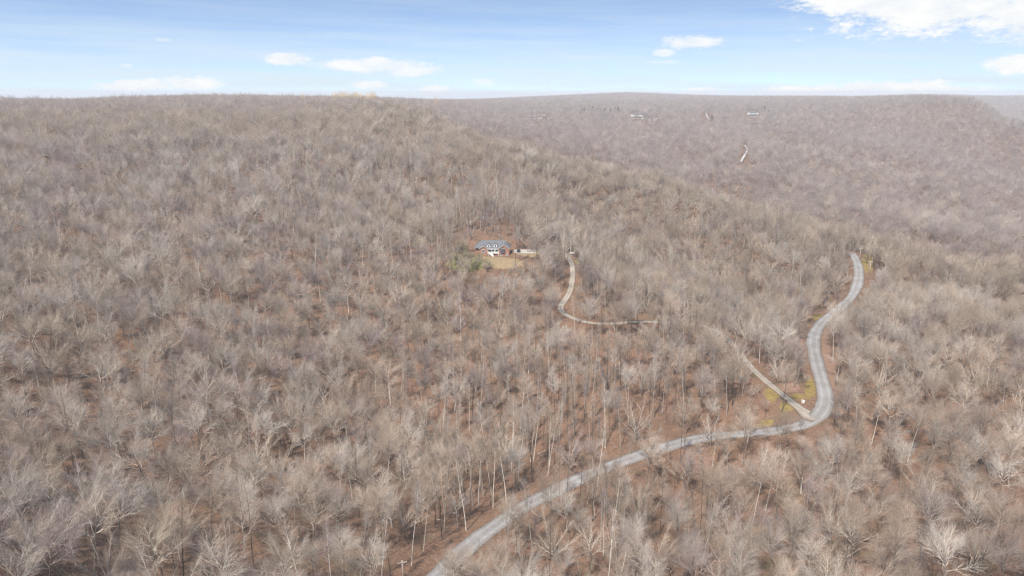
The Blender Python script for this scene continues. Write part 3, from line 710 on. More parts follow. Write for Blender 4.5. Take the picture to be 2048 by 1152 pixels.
# ---- visibility: highest sight angle met so far along each azimuth
va = np.radians(np.linspace(-50, 50, 1001)); vd = np.geomspace(60, 14000, 700)
VA, VD = np.meshgrid(va, vd, indexing='ij'); VZ = ground(np.sin(VA) * VD, np.cos(VA) * VD)
ang = (VZ + 13 - 140) / VD; cum = np.maximum.accumulate(ang, axis=1)
cum = np.concatenate([np.full((len(va), 2), -9.0), cum[:, :-2]], 1)
def visible(x, y, z, H):
    a_ = np.arctan2(x, y); d = np.hypot(x, y)
    i = np.clip(((a_ - va[0]) / (va[1] - va[0])).astype(int), 0, len(va) - 1)
    j = np.clip((np.log(d / 60) / math.log(14000 / 60) * 699).astype(int), 0, 699)
    return (z + H - 140) / d > cum[i, j] - 3.0 / d

rs = np.random.RandomState(11)
def jitter(cell, x0, x1, y0, y1):
    gx, gy = np.meshgrid(np.arange(x0, x1, cell), np.arange(y0, y1, cell)); gx = gx.ravel(); gy = gy.ravel()
    return gx + rs.rand(len(gx)) * cell, gy + rs.rand(len(gx)) * cell
def line_clear(x, y):
    ok = np.ones(len(x), bool)
    for W, hw in LINES:
        d, _ = near_line(x, y, W, 16); ok &= d > hw + 2.2
    ok &= box_d(x, y, HX - 14.5, HX + 13.5, HY - 6, HY + 14.5) > 2.5
    ok &= box_d(x, y, HX + 12, HX + 26, HY - 1, HY + 11) > 1.0
    return ok

# hand placed trees: (px, py) of the foot or of the crown's centre, form, height factor
idx_of = lambda kd: [i for i, f in enumerate(FORMS) if f['kind'] == kd]
BR, FN, MD, SL, SA = (idx_of(q) for q in ('broad', 'fan', 'medium', 'slender', 'sapling'))
HERO = []     # x, y, form, scale, rot
def hero_foot(px, py, form, s=1.0, rot=None):
    p = hit(px, py, fn=ground)
    if p is not None: HERO.append((p[0], p[1], form, s, rnd.random() * 6.28 if rot is None else rot))
def hero_crown(px, py, form, s=1.0):
    f = FORMS[form]; p = hit(px, py, lift=f['H'] * s * .70, fn=ground)
    if p is not None: HERO.append((p[0], p[1], form, s, rnd.random() * 6.28))
for px, py, fo, s in ((946, 1015, 13, 1.0), (956, 1016, 13, 1.05), (967, 992, 13, 1.08), (963, 981, 12, 1.0), (983, 989, 13, 1.0), (888, 1061, 12, 1.08), (847, 1102, 13, .95), (823, 1132, 12, 1.0),
                      (763, 1151, 13, 1.05), (1036, 955, 12, 1.12), (1067, 921, 13, 1.1), (1061, 923, 13, 1.02), (931, 1018, 13, .9), (918, 1012, 15, .9), (842, 1100, 15, .9), (1306, 838, 13, 1.15),
                      (1184, 905, 15, 1), (1257, 845, 12, .9), (1223, 1090, 12, 1.0), (806, 800, 12, .9), (808, 835, 13, .9), (1665, 724, 12, .9), (1170, 760, 14, .95), (1150, 870, 14, 1.0), (1062, 880, 14, .9), (1040, 862, 13, 1),
                      (1668, 850, 9, .78), (1030, 530, 14, .95), (904, 550, 15, 1), (1185, 745, 13, .8), (1190, 752, 12, .9), (1200, 742, 13, .85)):
    hero_foot(px, py, fo, s)
for px, py, fo, s in ((300, 965, 5, 1.0), (392, 432, 1, 1.12), (365, 860, 0, 1.06), (60, 1010, 7, 1.08), (495, 735, 1, .98), (355, 745, 0, 1.1), (560, 800, 5, .82), (1188, 884, 1, .78), (1300, 858, 6, .95),
                      (1425, 838, 6, .85), (1500, 832, 5, .8), (1720, 1045, 2, .95), (1700, 1035, 7, 1.05), (830, 930, 6, .9), (760, 955, 3, .95), (1225, 985, 8, 1), (1265, 1040, 11, 1), (1350, 980, 5, .8),
                      (700, 880, 5, .85), (1110, 1040, 7, .98), (1180, 1060, 0, .85), (1050, 1100, 7, .9), (40, 780, 0, .95), (180, 930, 5, .95), (110, 760, 6, .95), (215, 730, 1, .95), (640, 640, 3, .9),
                      (850, 740, 8, 1), (990, 770, 6, .9), (1560, 720, 6, .8), (1760, 760, 0, .85), (1880, 800, 1, .8), (1960, 1010, 3, .9), (1840, 930, 7, .85), (280, 680, 0, .95), (90, 900, 3, 1), (480, 1000, 1, .9),
                      (560, 1080, 5, .9), (640, 900, 3, .85), (420, 1110, 0, .95), (200, 1090, 6, .95), (20, 1120, 0, 1.0), (680, 1060, 3, .9), (610, 520, 5, .8), (760, 430, 1, .8), (885, 385, 10, 1.0)):
    hero_crown(px, py, fo, s)
HERO = np.array(HERO)
# ---- canopy trees nearer than 700 m by dart throwing with a radius of their own
x, y = jitter(4.8, -620, 620, 60, 760); d = np.hypot(x, y); a_ = np.degrees(np.arctan2(x, y))
m_ = (d > 95) & (d < 720) & (np.abs(a_) < 41 + 6 * (d < 300)); x, y = x[m_], y[m_]
px, py, _ = project(np.stack([x, y, base_z(x, y) + 10], -1))
zn = fbm(x / 70, y / 70, 31, 2); zn2 = fbm(x / 35, y / 35, 51, 2); u = rs.rand(len(x))
left = np.clip((900 - px) / 500, 0, 1); poles = np.exp(-((px - 1080) / 260) ** 2 - ((py - 830) / 190) ** 2) + .8 * np.exp(-((px - 960) / 60) ** 2 - ((py - 430) / 60) ** 2)
p_sl = np.clip(.07 + .5 * poles + (zn - .5) * .4, .02, .72); p_br = np.clip(.26 + .28 * left - .18 * poles + (.5 - zn) * .7, .04, .75) ; p_fn = .22 + .06 * left
form = np.empty(len(x), int)
for i in range(len(x)):
    q = u[i]
    if q < p_sl[i]: c = SL
    elif q < p_sl[i] + p_br[i]: c = BR
    elif q < p_sl[i] + p_br[i] + p_fn[i]: c = FN
    else: c = MD
    form[i] = c[rs.randint(len(c))]
sc = rs.uniform(.74, 1.12, len(x)) * (1 + .04 * left * np.clip((py - 500) / 300, 0, 1)) * np.clip(1 - .10 * np.clip((px - 1100) / 900, 0, 1), .8, 1)
x = np.r_[HERO[:, 0], x]; y = np.r_[HERO[:, 1], y]; form = np.r_[HERO[:, 2].astype(int), form]; sc = np.r_[HERO[:, 3] * np.where(HERO[:, 2] < 12, .9, 1.0), sc]; nh = len(HERO)
zn2 = zn2 + .28 * np.clip((py - 860) / 120, 0, 1) * np.clip((px - 1150) / 150, 0, 1) + .22 * poles; zn2 = np.r_[np.full(nh, .5), zn2]; poles = np.r_[np.zeros(nh), poles]
Rf = np.array([f['R'] for f in FORMS])[form] * sc; Hf = np.array([f['H'] for f in FORMS])[form] * sc
z = ground(x, y); kp = keep_prob(x, y, z, Hf, Rf); drop = rs.rand(len(x)) < kp; drop[:nh] = False
ok = line_clear(x, y) & ~drop; ok[:nh] = True
# where a tall tree would hide the road or the lawn only young growth stands
small = np.where(drop & line_clear(x, y))[0]; small = small[rs.rand(len(small)) < .75]
for fac in (.55, .36):
    s2 = sc[small] * fac; kp2 = keep_prob(x[small], y[small], z[small], Hf[small] / sc[small] * s2, Rf[small] / sc[small] * s2)
    good = rs.rand(len(small)) > kp2 ** 1.5; g_ = small[good]; Hf[g_] *= fac; Rf[g_] *= fac; sc[g_] = s2[good]; drop[g_] = False; small = small[~good]
ok = line_clear(x, y) & ~drop; ok[:nh] = True
order = np.r_[np.arange(nh), nh + rs.permutation(len(x) - nh)]
grid = {}; keepi = []
for i in order:
    if not ok[i]: continue
    gx, gy = int(x[i] // 14), int(y[i] // 14); rr_ = Rf[i] * (.56 + .5 * max(0, zn2[i] - .5)) ; bad = False
    if i >= nh or True:
        for ax_ in (-1, 0, 1):
            for ay_ in (-1, 0, 1):
                for (xj, yj, rj, hj) in grid.get((gx + ax_, gy + ay_), ()):
                    lim = (rr_ + rj) * (.71 if i >= nh and not hj else .45)
                    if hj and i >= nh: lim = (rr_ + rj) * .95
                    if (x[i] - xj) ** 2 + (y[i] - yj) ** 2 < lim * lim: bad = True; break
                if bad: break
            if bad: break
    if bad and i >= nh: continue
    grid.setdefault((gx, gy), []).append((x[i], y[i], rr_, i < nh)); keepi.append(i)
keepi = np.array(keepi); is_hero = keepi < nh
TR = dict(x=x[keepi], y=y[keepi], z=z[keepi], form=form[keepi], s=sc[keepi], H=Hf[keepi], R=Rf[keepi])
TR['hue'] = hue_of(TR['x'], TR['y'], rs); TR['rot'] = rs.rand(len(keepi)) * 6.28; TR['rot'][is_hero] = HERO[keepi[is_hero], 4]
print('near canopy trees', len(keepi), time.time() - T0)

# ---- the 300 that show largest become things of their own
px, py, f_ = project(np.stack([TR['x'], TR['y'], TR['z'] + TR['H'] * .7], -1))
inview = (px > -8) & (px < 2056) & (py > 150) & (py < 1150)
size = TR['R'] * FPX / f_ * np.sqrt(TR['H'] / 22); size = np.where(inview & visible(TR['x'], TR['y'], TR['z'], TR['H']), size, 0)
size = size + 12 * is_hero * (size > 0)
top = np.argsort(-size)[:300]; single = np.zeros(len(px), bool); single[top] = True

# landmark names used to tell the trees apart
LM = [('the bottom left corner', 0, 1152), ('the bottom right corner', 2048, 1152), ('the road at the bottom edge', 870, 1150), ('the bottom utility pole', 804, 1130),
      ('the road junction', 1635, 835), ('the bend above the junction', 1635, 720), ('the middle of the lower road', 1260, 912), ('the driveway bend', 1120, 625), ('the brick house', 988, 500),
      ('the middle of the left edge', 0, 600), ('the lower left edge', 0, 860), ('the bottom edge left of the road', 430, 1150), ('the middle of the right edge', 2048, 700), ('the bottom edge right of the road', 1400, 1150),
      ('the bottom edge below the junction', 1720, 1150), ('the white trunks above the road', 960, 960), ('the reddish clearing at left', 460, 580), ('the centre of the photo', 1024, 576), ('the lower right edge', 2048, 930),
      ('the dark hollow at lower left', 540, 905), ('the yellow grass', 1560, 795), ('the slope below the long road', 1480, 980), ('the big pale upper left tree', 392, 432), ('where the road vanishes uphill', 1712, 520),
      ('the darkest patch at far left', 240, 980), ('the utility pole by the bend', 1615, 634)]
KW_ = {'broad': 'broad bare', 'fan': 'low forked bare', 'medium': 'upright bare', 'slender': 'slender bare'}
TN_ = {'pale': 'pale', 'mid': 'brown', 'dark': 'dark'}
ORD = ['', 'second ', 'third ', 'fourth ', 'fifth ', 'sixth ', 'seventh ', 'eighth ', 'ninth ', 'tenth ', 'eleventh ', 'twelfth ', 'thirteenth ', 'fourteenth ', 'fifteenth ', 'sixteenth ', 'seventeenth ', 'eighteenth ']
fpx, fpy, _ = project(np.stack([TR['x'], TR['y'], TR['z'] + TR['H'] * .6], -1))
buckets = {}
for i in top:
    f = FORMS[TR['form'][i]]
    dl_ = [math.hypot(fpx[i] - a_, fpy[i] - b_) for _, a_, b_ in LM]; j = int(np.argmin(dl_))
    dx_, dy_ = fpx[i] - LM[j][1], fpy[i] - LM[j][2]
    side = ('right side' if dx_ > 0 else 'left side') if abs(dx_) > abs(dy_) else ('above it' if dy_ < 0 else 'below it')
    if 'corner' in LM[j][0] or 'left edge' in LM[j][0] and 'midpoint' not in LM[j][0] or 'right edge' in LM[j][0]: side = ''
    buckets.setdefault((f['kind'], f['tone'], j, side), []).append((dl_[j], i))
labels = {}
for (kd, tone, j, side), L in buckets.items():
    for r_, (_, i) in enumerate(sorted(L)):
        labels[i] = f"{KW_[kd]} {TN_[tone]} tree, {ORD[min(r_, 17)]}nearest {LM[j][0].replace(' of the photo', '')}{', ' + side if side else ''}"
for i in top:
    f = FORMS[TR['form'][i]]
    o = empty('bare_tree', (TR['x'][i], TR['y'][i], TR['z'][i]), TR['rot'][i], labels[i], 'tree', 'bare winter trees of the hillside')
    s_ = TR['s'][i]; o.scale = (s_, s_, s_)
    link('trunk', f['trunk'], o); link('crown', f['crowns'][TR['hue'][i]], o)
print('single trees', time.time() - T0)

# ---- the rest of the wood as one object of instances
PX, PY, PZ, PF, PS, PR = ([], [], [], [], [], [])
def addpts(x, y, z, fo, s, r): PX.append(x); PY.append(y); PZ.append(z); PF.append(fo); PS.append(s); PR.append(r)
q = ~single
d = np.hypot(TR['x'][q], TR['y'][q]); v = visible(TR['x'][q], TR['y'][q], TR['z'][q], TR['H'][q]) | (d < 450)
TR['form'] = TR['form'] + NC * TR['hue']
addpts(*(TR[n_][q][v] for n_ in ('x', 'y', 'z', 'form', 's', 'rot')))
# saplings and brush under the canopy
x, y = jitter(5.0, -420, 420, 100, 640); d = np.hypot(x, y); a_ = np.degrees(np.arctan2(x, y)); bz = fbm(x / 40, y / 40, 77, 3)
m_ = (d > 110) & (d < 620) & (np.abs(a_) < 40) & (rs.rand(len(x)) < np.clip((bz - .28) * 2.2, .12, .9)); x, y = x[m_], y[m_]
ok = line_clear(x, y); x, y = x[ok], y[ok]; z = ground(x, y); fo = np.array(SA)[rs.randint(0, 2, len(x))]; s_ = rs.uniform(.45, 1.35, len(x))
kp = keep_prob(x, y, z, 6 * s_, 2 * s_); ok = rs.rand(len(x)) > kp * .9; addpts(x[ok], y[ok], z[ok], fo[ok] + NC * hue_of(x[ok], y[ok], rs), s_[ok], rs.rand(ok.sum()) * 6.28)
# beyond 700 m
def band(d0, d1, cell, lod, s0, s1, amax=38.5):
    x, y = jitter(cell, -d1 * .66, d1 * .66, d0 * .7, d1); d = np.hypot(x, y); a_ = np.degrees(np.arctan2(x, y))
    m_ = (d > d0) & (d <= d1) & (np.abs(a_) < amax) & (rs.rand(len(x)) < .93); x, y = x[m_], y[m_]
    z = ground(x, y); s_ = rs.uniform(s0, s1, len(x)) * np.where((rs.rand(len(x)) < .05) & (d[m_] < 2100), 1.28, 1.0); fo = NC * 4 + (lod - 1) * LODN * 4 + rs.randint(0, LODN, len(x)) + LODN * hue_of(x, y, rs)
    v = visible(x, y, z, 26 * s_)
    kp = keep_prob(x, y, z, 25 * s_, 5 * s_); v &= rs.rand(len(x)) > kp
    for Wf, hw in LINES_FAR:
        dd, _ = near_line(x, y, Wf, 20); v &= dd > hw + .6
    addpts(x[v], y[v], z[v], fo[v], s_[v], rs.rand(v.sum()) * 6.28); print('band', d0, d1, v.sum())
band(705, 1150, 7.6, 1, .72, 1.08)
band(1150, 2100, 8.3, 2, .70, 1.05)
band(2100, 3600, 10.5, 2, .75, 1.1)
band(3600, 6600, 15, 2, .80, 1.15, 37)
PX, PY, PZ, PF, PS, PR = (np.concatenate(a_) for a_ in (PX, PY, PZ, PF, PS, PR))
pm = bpy.data.meshes.new('woodland'); pm.vertices.add(len(PX)); pm.vertices.foreach_set('co', np.stack([PX, PY, PZ], -1).astype(np.float32).ravel())
for nm, ty, arr in (('form', 'INT', PF.astype(np.int32)), ('size', 'FLOAT', PS.astype(np.float32)), ('turn', 'FLOAT', PR.astype(np.float32))):
    a_ = pm.attributes.new(nm, ty, 'POINT'); a_.data.foreach_set('value', arr)
woods = tag(link('woodland', pm), 'dense bare winter forest covering every slope around the house and road', 'woodland', kind='stuff')
ng = bpy.data.node_groups.new('wood_instances', 'GeometryNodeTree'); ng.interface.new_socket('Geometry', in_out='INPUT', socket_type='NodeSocketGeometry'); ng.interface.new_socket('Geometry', in_out='OUTPUT', socket_type='NodeSocketGeometry')
gi = ng.nodes.new('NodeGroupInput'); go = ng.nodes.new('NodeGroupOutput'); ip = ng.nodes.new('GeometryNodeInstanceOnPoints'); ci = ng.nodes.new('GeometryNodeCollectionInfo')
ci.inputs['Collection'].default_value = proto_col; ci.inputs['Separate Children'].default_value = True; ci.inputs['Reset Children'].default_value = True
m2p = ng.nodes.new('GeometryNodeMeshToPoints')
def named(nm, ty):
    n_ = ng.nodes.new('GeometryNodeInputNamedAttribute'); n_.data_type = ty; n_.inputs['Name'].default_value = nm; return n_.outputs['Attribute']
ng.links.new(gi.outputs[0], m2p.inputs['Mesh']); ng.links.new(m2p.outputs[0], ip.inputs['Points']); ng.links.new(ci.outputs[0], ip.inputs['Instance']); ip.inputs['Pick Instance'].default_value = True
ng.links.new(named('form', 'INT'), ip.inputs['Instance Index']); ng.links.new(named('size', 'FLOAT'), ip.inputs['Scale'])
cx = ng.nodes.new('ShaderNodeCombineXYZ'); ng.links.new(named('turn', 'FLOAT'), cx.inputs[2]); ng.links.new(cx.outputs[0], ip.inputs['Rotation'])
ng.links.new(ip.outputs[0], go.inputs[0]); md = woods.modifiers.new('instances', 'NODES'); md.node_group = ng
print('woodland', len(PX), time.time() - T0)

# ------------------------------------------------------------------ the brick house
house = empty('brick_house', (HX, HY, PADZ), R(-2.5), 'red brick house with grey roof, two dormers and raised porch in the forest clearing', 'house')
BZ, FZ, EZ = -1.2, 1.95, 4.55                 # below ground, main floor, eaves
wl = MB()
wl.slab([(-12, 2.2, BZ), (9.2, 2.2, BZ), (9.2, 12.2, BZ), (-12, 12.2, BZ)], (0, 0, EZ - BZ))
wl.slab([(-9.2, 0, BZ), (-4.3, 0, BZ), (-4.3, 0, EZ), (-6.75, 0, 6.15), (-9.2, 0, EZ)], (0, 2.2, 0))
wl.slab([(2.7, -.05, BZ), (9.18, -.05, BZ), (9.18, -.05, EZ), (5.94, -.05, 7.05), (2.7, -.05, EZ)], (0, 2.25, 0))
wl.box((-4.3, .55, BZ), (2.7, 2.2, FZ - .3)); wall = wl.build('wall', M['brick'], house)
rf = MB()
rp = [(-12.5, 1.2, EZ), (9.7, 1.2, EZ), (9.7, 12.8, EZ), (-12.5, 12.8, EZ)]; ra, rb = (-8.3, 7, 8.35), (5.9, 7, 8.35)
for poly in ((rp[0], rp[1], rb, ra), (rp[1], rp[2], rb), (rp[2], rp[3], ra, rb), (rp[3], rp[0], ra)): rf.slab(poly, (0, 0, .16))
rf.slab([(-12.5, 1.2, EZ), (9.7, 1.2, EZ), (9.7, 12.8, EZ), (-12.5, 12.8, EZ)], (0, 0, -.10))
for x0, x1, zp, yf in ((-9.6, -3.9, 6.25, -.45), (2.3, 9.6, 7.18, -.5)):
    xm = (x0 + x1) / 2; yb = 1.2 + (zp - EZ) / (8.35 - EZ) * 5.8 + .6
    rf.slab([(x0, yf, EZ - .05), (xm, yf, zp), (xm, yb, zp), (x0, yb, EZ - .05)], (0, 0, .16)); rf.slab([(xm, yf, zp), (x1, yf, EZ - .05), (x1, yb, EZ - .05), (xm, yb, zp)], (0, 0, .16))
rf.slab([(-4.1, -.1, EZ - .12), (2.5, -.1, EZ - .12), (2.5, 1.5, EZ + .24), (-4.1, 1.5, EZ + .24)], (0, 0, .12))
roof = rf.build('roof', M['shingle'], house)
MB().box((.9, 6.6, 8.3), (1.25, 6.9, 9.1)).build('roof_vent', M['stone'], roof)
for x0, x1, zp, yf in ((-9.6, -3.9, 6.25, -.49), (2.3, 9.6, 7.18, -.54)):
    xm = (x0 + x1) / 2
    MB().slab([(x0, yf, EZ - .28), (xm, yf, zp - .22), (x1, yf, EZ - .28), (x1, yf, EZ + .05), (xm, yf, zp + .18), (x0, yf, EZ + .05)], (0, .035, 0)).build('gable_trim', M['tan'], roof)
MB().box((-4.1, -.16, EZ - .34), (2.5, -.06, EZ - .02)).build('fascia', M['white'], roof)
def window(x, y, z, w_, h_, parent=house, nm='window'):
    o = MB(); o.box((x - w_ / 2 - .1, y - .08, z - .1), (x + w_ / 2 + .1, y + .04, z + .02)); o.box((x - w_ / 2 - .1, y - .08, z + h_ - .02), (x + w_ / 2 + .1, y + .04, z + h_ + .1))
    for q in (x - w_ / 2 - .1, x + w_ / 2): o.box((q, y - .078, z + .02), (q + .1, y + .04, z + h_ - .02))
    o.box((x - .03, y - .07, z + .02), (x + .03, y + .03, z + h_ - .02)); f = o.build(nm, M['white'], parent)
    MB().box((x - w_ / 2, y - .03, z + .02), (x + w_ / 2, y + .01, z + h_ - .02)).build('pane', M['glass'], f); return f
window(-6.75, -.02, FZ + .45, 1.7, 1.5)
bay = MB().box((3.6, -.75, FZ + .15), (6.4, -.052, FZ + .6)).slab([(3.5, -.85, FZ + 2.35), (6.5, -.85, FZ + 2.35), (6.2, -.06, FZ + 2.85), (3.8, -.06, FZ + 2.85)], (0, 0, .1)).build('bay', M['shingle'], house)
for xx_ in (4.05, 5.0, 5.95): MB().box((xx_ - .40, -.66, FZ + .7), (xx_ + .40, -.625, FZ + 2.2)).build('pane', M['glass'], bay)
MB().box((3.6, -.62, FZ + .6), (6.4, -.052, FZ + 2.36)).build('bay_side', M['brick'], bay)
for xx_ in (-2.9, -1.4, 1.6): window(xx_, 2.18, FZ + .35, .95, 1.75)
dr = MB().box((-.35, 2.12, FZ), (.75, 2.195, FZ + 2.2)).build('front_door', M['white'], house); MB().box((.55, 2.06, FZ + 1), (.63, 2.118, FZ + 1.1)).build('handle', M['metal'], dr)
window(7.6, -.07, -.1 + .4, 1.0, 1.0); window(4.2, -.07, .3, 1.0, 1.0)
dk = MB().box((-4.28, -.25, FZ - .3), (2.68, 2.19, FZ - .02)); deck = dk.build('porch_deck', M['white'], house)
for xx_ in (-4.15, -1.95, .3, 2.5): MB().box((xx_ - .09, -.2, FZ - .02), (xx_ + .09, -.02, EZ - .1)).build('porch_post', M['white'], house)
rl = MB(); rl.box((-4.05, -.14, FZ + .86), (-3.2, -.06, FZ + .95)); rl.box((-1.9, -.14, FZ + .86), (2.4, -.06, FZ + .95)); rl.box((-1.9, -.13, FZ + .08), (2.4, -.07, FZ + .14))
for i in range(30):
    xx_ = -1.85 + i * .148; rl.box((xx_, -.125, FZ + .14), (xx_ + .05, -.075, FZ + .86))
for i in range(6): xx_ = -4.0 + i * .15; rl.box((xx_, -.125, FZ - .02), (xx_ + .05, -.075, FZ + .86))
tag(rl.build('railing', M['white'], house), kind='stuff')
for xx_ in (-3.9, -1.2, 2.2): MB().box((xx_, -.2, BZ), (xx_ + .2, 0, FZ - .3)).build('deck_post', M['white'], house)
st = MB(); n_ = 10
for i in range(n_): st.box((-3.1 + i * .26, -1.35, FZ - .25 - i * .2), (-2.80 + i * .26, -.27, FZ - .19 - i * .2))
steps = tag(st.build('steps', M['white'], house), kind='stuff')
MB().slab([(-3.1, -1.42, FZ - .5), (-3.1, -1.42, FZ + .9), (-3.0, -1.42, FZ + .9), (-.5, -1.42, FZ - 1.1), (-.5, -1.42, FZ - 2.4)], (0, .06, 0)).build('stair_side', M['white'], house)
for dx_ in (-3.62, .42):
    y0, zb = 2.0, 5.25; zt = zb + 1.35; xm = dx_
    d_ = MB(); d_.slab([(xm - .92, y0, zb - .15), (xm + .92, y0, zb - .15), (xm + .92, y0, zt), (xm, y0, zt + .85), (xm - .92, y0, zt)], (0, 2.3, 0)); dm_ = d_.build('dormer', M['white'], house)
    r_ = MB(); r_.slab([(xm - 1.15, y0 - .25, zt - .12), (xm, y0 - .25, zt + .95), (xm, y0 + 4.1, zt + .95), (xm - 1.15, y0 + 2.7, zt - .12)], (0, 0, .12)); r_.slab([(xm, y0 - .25, zt + .95), (xm + 1.15, y0 - .25, zt - .12), (xm + 1.15, y0 + 2.7, zt - .12), (xm, y0 + 4.1, zt + .95)], (0, 0, .12)); r_.build('dormer_roof', M['shingle'], dm_)
    MB().box((xm - .42, y0 - .04, zb + .1), (xm + .42, y0 + .02, zt + .1)).build('pane', M['glass'], dm_)

# ------------------------------------------------------------------ boulders
def boulder(bm_out, c, s, rg, flat_=.6):
    bm = bmesh.new(); bmesh.ops.create_icosphere(bm, subdivisions=1, radius=1); n0 = len(bm_out.v); ax = [rg.uniform(.7, 1.3) for _ in range(3)]
    for v in bm.verts:
        q = rg.uniform(.78, 1.15); bm_out.v.append((c[0] + v.co.x * s * ax[0] * q, c[1] + v.co.y * s * ax[1] * q, c[2] + v.co.z * s * ax[2] * q * flat_))
    for f in bm.faces: bm_out.f.append(tuple(n0 + v.index for v in f.verts))
    bm.free()
rg = random.Random(5)
rw = empty('retaining_wall', (HX + 18, HY + .3, PADZ), 0, 'low wall of dark stacked boulders holding the parking pad right of the house', 'stone wall')
for i in range(34):
    x_ = -5.6 + (i % 17) * .78 + rg.uniform(-.15, .15); b_ = MB(); boulder(b_, (x_, rg.uniform(-.3, .5) + .4 * (i // 17), .25 + .85 * (i // 17)), rg.uniform(.42, .66), rg, .8); b_.build('stone', M['stone'], rw)
def rock_at(px, py, s, m, label, n=5, spread=1.6, lift=0, flat_=.7):
    p = hit(px, py, fn=ground, lift=lift)
    if p is None: return
    z_ = float(ground(p[0], p[1])); e = empty('rock_outcrop', (p[0], p[1], z_), 0, label, 'rocks', 'rock outcrops')
    for i in range(n):
        b_ = MB(); boulder(b_, (rg.uniform(-1, 1) * s * spread, rg.uniform(-.4, .4) * s, lift * .8 + s * .25), s * rg.uniform(.5, 1), rg, flat_); b_.build('boulder', m, e)
rock_at(1101, 516, 1.5, M['pale_stone'], 'pale grey boulders beside the driveway right of the house', 5)
rock_at(1142, 508, 1.3, M['pale_stone'], 'small pale rock heap where the driveway reaches the house clearing', 3)
rock_at(315, 367, 1.8, M['pale_stone'], 'single pale rock showing through trees high on the left slope', 2, 1)
rock_at(638, 475, 1.4, M['stone'], 'dark rocks among the trees left of the house', 4)
for (px_, py_, s_, lb) in ((1064, 232, 4.0, 'leftmost pale sandstone outcrop on the far bluff'), (1076, 237, 4.6, 'long low pale ledge on the far bluff, second outcrop from the left'), (1090, 231, 4.6, 'tallest pale rock block on the far bluff, left group'),
                       (1100, 235, 3.4, 'small pale rock right of the tall block on the far bluff'), (1118, 233, 3.0, 'lone pale rock between the two rocky groups of the far bluff'), (1290, 237, 3.2, 'pale ledge just below the far white house'),
                       (1303, 240, 4.0, 'pale broken rocks right of and below the far white house'), (1312, 237, 3.0, 'small pale rock at right end of the ledge under the far white house'), (1304, 246, 2.6, 'lowest pale rock below the far white house')):
    rock_at(px_, py_, s_, M['pale_stone'], lb, 6, 2.2, 9, 1.0)

# ------------------------------------------------------------------ utility poles
def pole(px, py_base, h, label, arms=1, rz=0.0, foot=None):
    p = hit(px, py_base, fn=ground) if foot is None else foot
    e = empty('utility_pole', (p[0], p[1], float(ground(p[0], p[1]))), rz, label, 'utility pole', 'wooden utility poles along the road')
    MB().tube([(0, 0, -.5), (0, 0, h)], (.17, .12), 8).build('pole', M['pole'], e, smooth=True)
    ca = MB().box((-1.25, -.23, h - .75), (1.25, -.10, h - .60)).build('crossarm', M['pole'], e)
    for q in (-1.12, -.45, .45, 1.12): MB().tube([(q, -.165, h - .60), (q, -.165, h - .38)], (.05, .035), 6).build('insulator', M['metal'], ca)
    MB().tube([(.55, -.17, h - .72), (.1, -.17, h - 1.5)], .025, 5).tube([(-.55, -.17, h - .72), (-.1, -.17, h - 1.5)], .025, 5).build('brace', M['metal'], e)
    return e
def pole_top(px, py_top, h, label, rz=0.0):
    p = hit(px, py_top, lift=h, fn=ground); return pole(px, 0, h, label, rz=rz, foot=p)
pole_top(804, 1120, 9.5, 'wooden utility pole with crossarm by the roadside at the bottom edge of the photo', .3)
pole_top(1615, 622, 10.5, 'wooden utility pole with wide crossarm on the wooded bank left of the road bend', .1)
pole_top(1742, 521, 10.0, 'wooden utility pole standing in yellow grass right of the far road', -.5)
pole_top(1722, 495, 10.0, 'most distant wooden utility pole, above the spot where the far road vanishes', .2)
tf = MB().tube([(.32, 0, 7.2), (.32, 0, 8.1)], .2, 8)
# white roadside boxes at the junction
p = hit(1607, 806, fn=ground)
e = empty('roadside_marker', (p[0], p[1], float(ground(p[0], p[1]))), .4, 'squat white utility box on the grass between driveway and road', 'utility box')
MB().box((-.34, -.26, 0), (.34, .26, 1.05)).build('cabinet', M['white'], e); MB().slab([(-.38, -.3, 1.05), (.38, -.3, 1.05), (.24, 0, 1.28), (-.24, 0, 1.28)], (0, .05, 0)).slab([(-.38, .3, 1.05), (.38, .3, 1.05), (.24, .02, 1.28), (-.24, .02, 1.28)], (0, -.05, 0)).build('lid', M['white'], e)
MB().box((-.28, -.29, .12), (.28, -.262, .95)).build('door', M['white'], e)
p = hit(1603.5, 805, fn=ground)
e = empty('marker_post', (p[0], p[1], float(ground(p[0], p[1]))), 0, 'thin white post just left of the white utility box near the junction', 'post')
MB().box((-.11, -.11, -.2), (.11, .11, 1.3)).build('post', M['white'], e); MB().slab([(-.16, -.16, 1.3), (.16, -.16, 1.3), (.16, .16, 1.3), (-.16, .16, 1.3)], (0, 0, .1)).build('cap', M['white'], e)

# ------------------------------------------------------------------ parked car at the end of the parking pad
car = empty('parked_car', (HX + 14.9, HY + 3.6, PADZ + 1.92), R(84), 'dark car parked beside the right wall of the brick house', 'car')
prof = [(-2.25, .35), (-2.3, .75), (-2.1, .95), (-1.3, 1.0), (-.75, 1.42), (.85, 1.45), (1.55, 1.02), (2.2, .92), (2.3, .6), (2.25, .35)]
MB().slab([(x_, -.88, z_) for x_, z_ in prof], (0, 1.76, 0)).build('body', M['black'], car)
MB().slab([(-1.18, -.80, 1.03), (-.72, -.80, 1.36), (.80, -.80, 1.39), (1.38, -.80, 1.06)], (0, 1.6, 0)).build('cabin_glass', M['glass'], car).scale = (1, 1.115, 1)
for sx in (-1.42, 1.42):
    for sy in (-.9, .9):
        wh = MB().tube([(sx, sy - .11, .34), (sx, sy + .11, .34)], .34, 14).build('wheel', M['rubber'], car); MB().tube([(sx, sy - .125, .34), (sx, sy + .125, .34)], .19, 10).build('rim', M['metal'], wh)
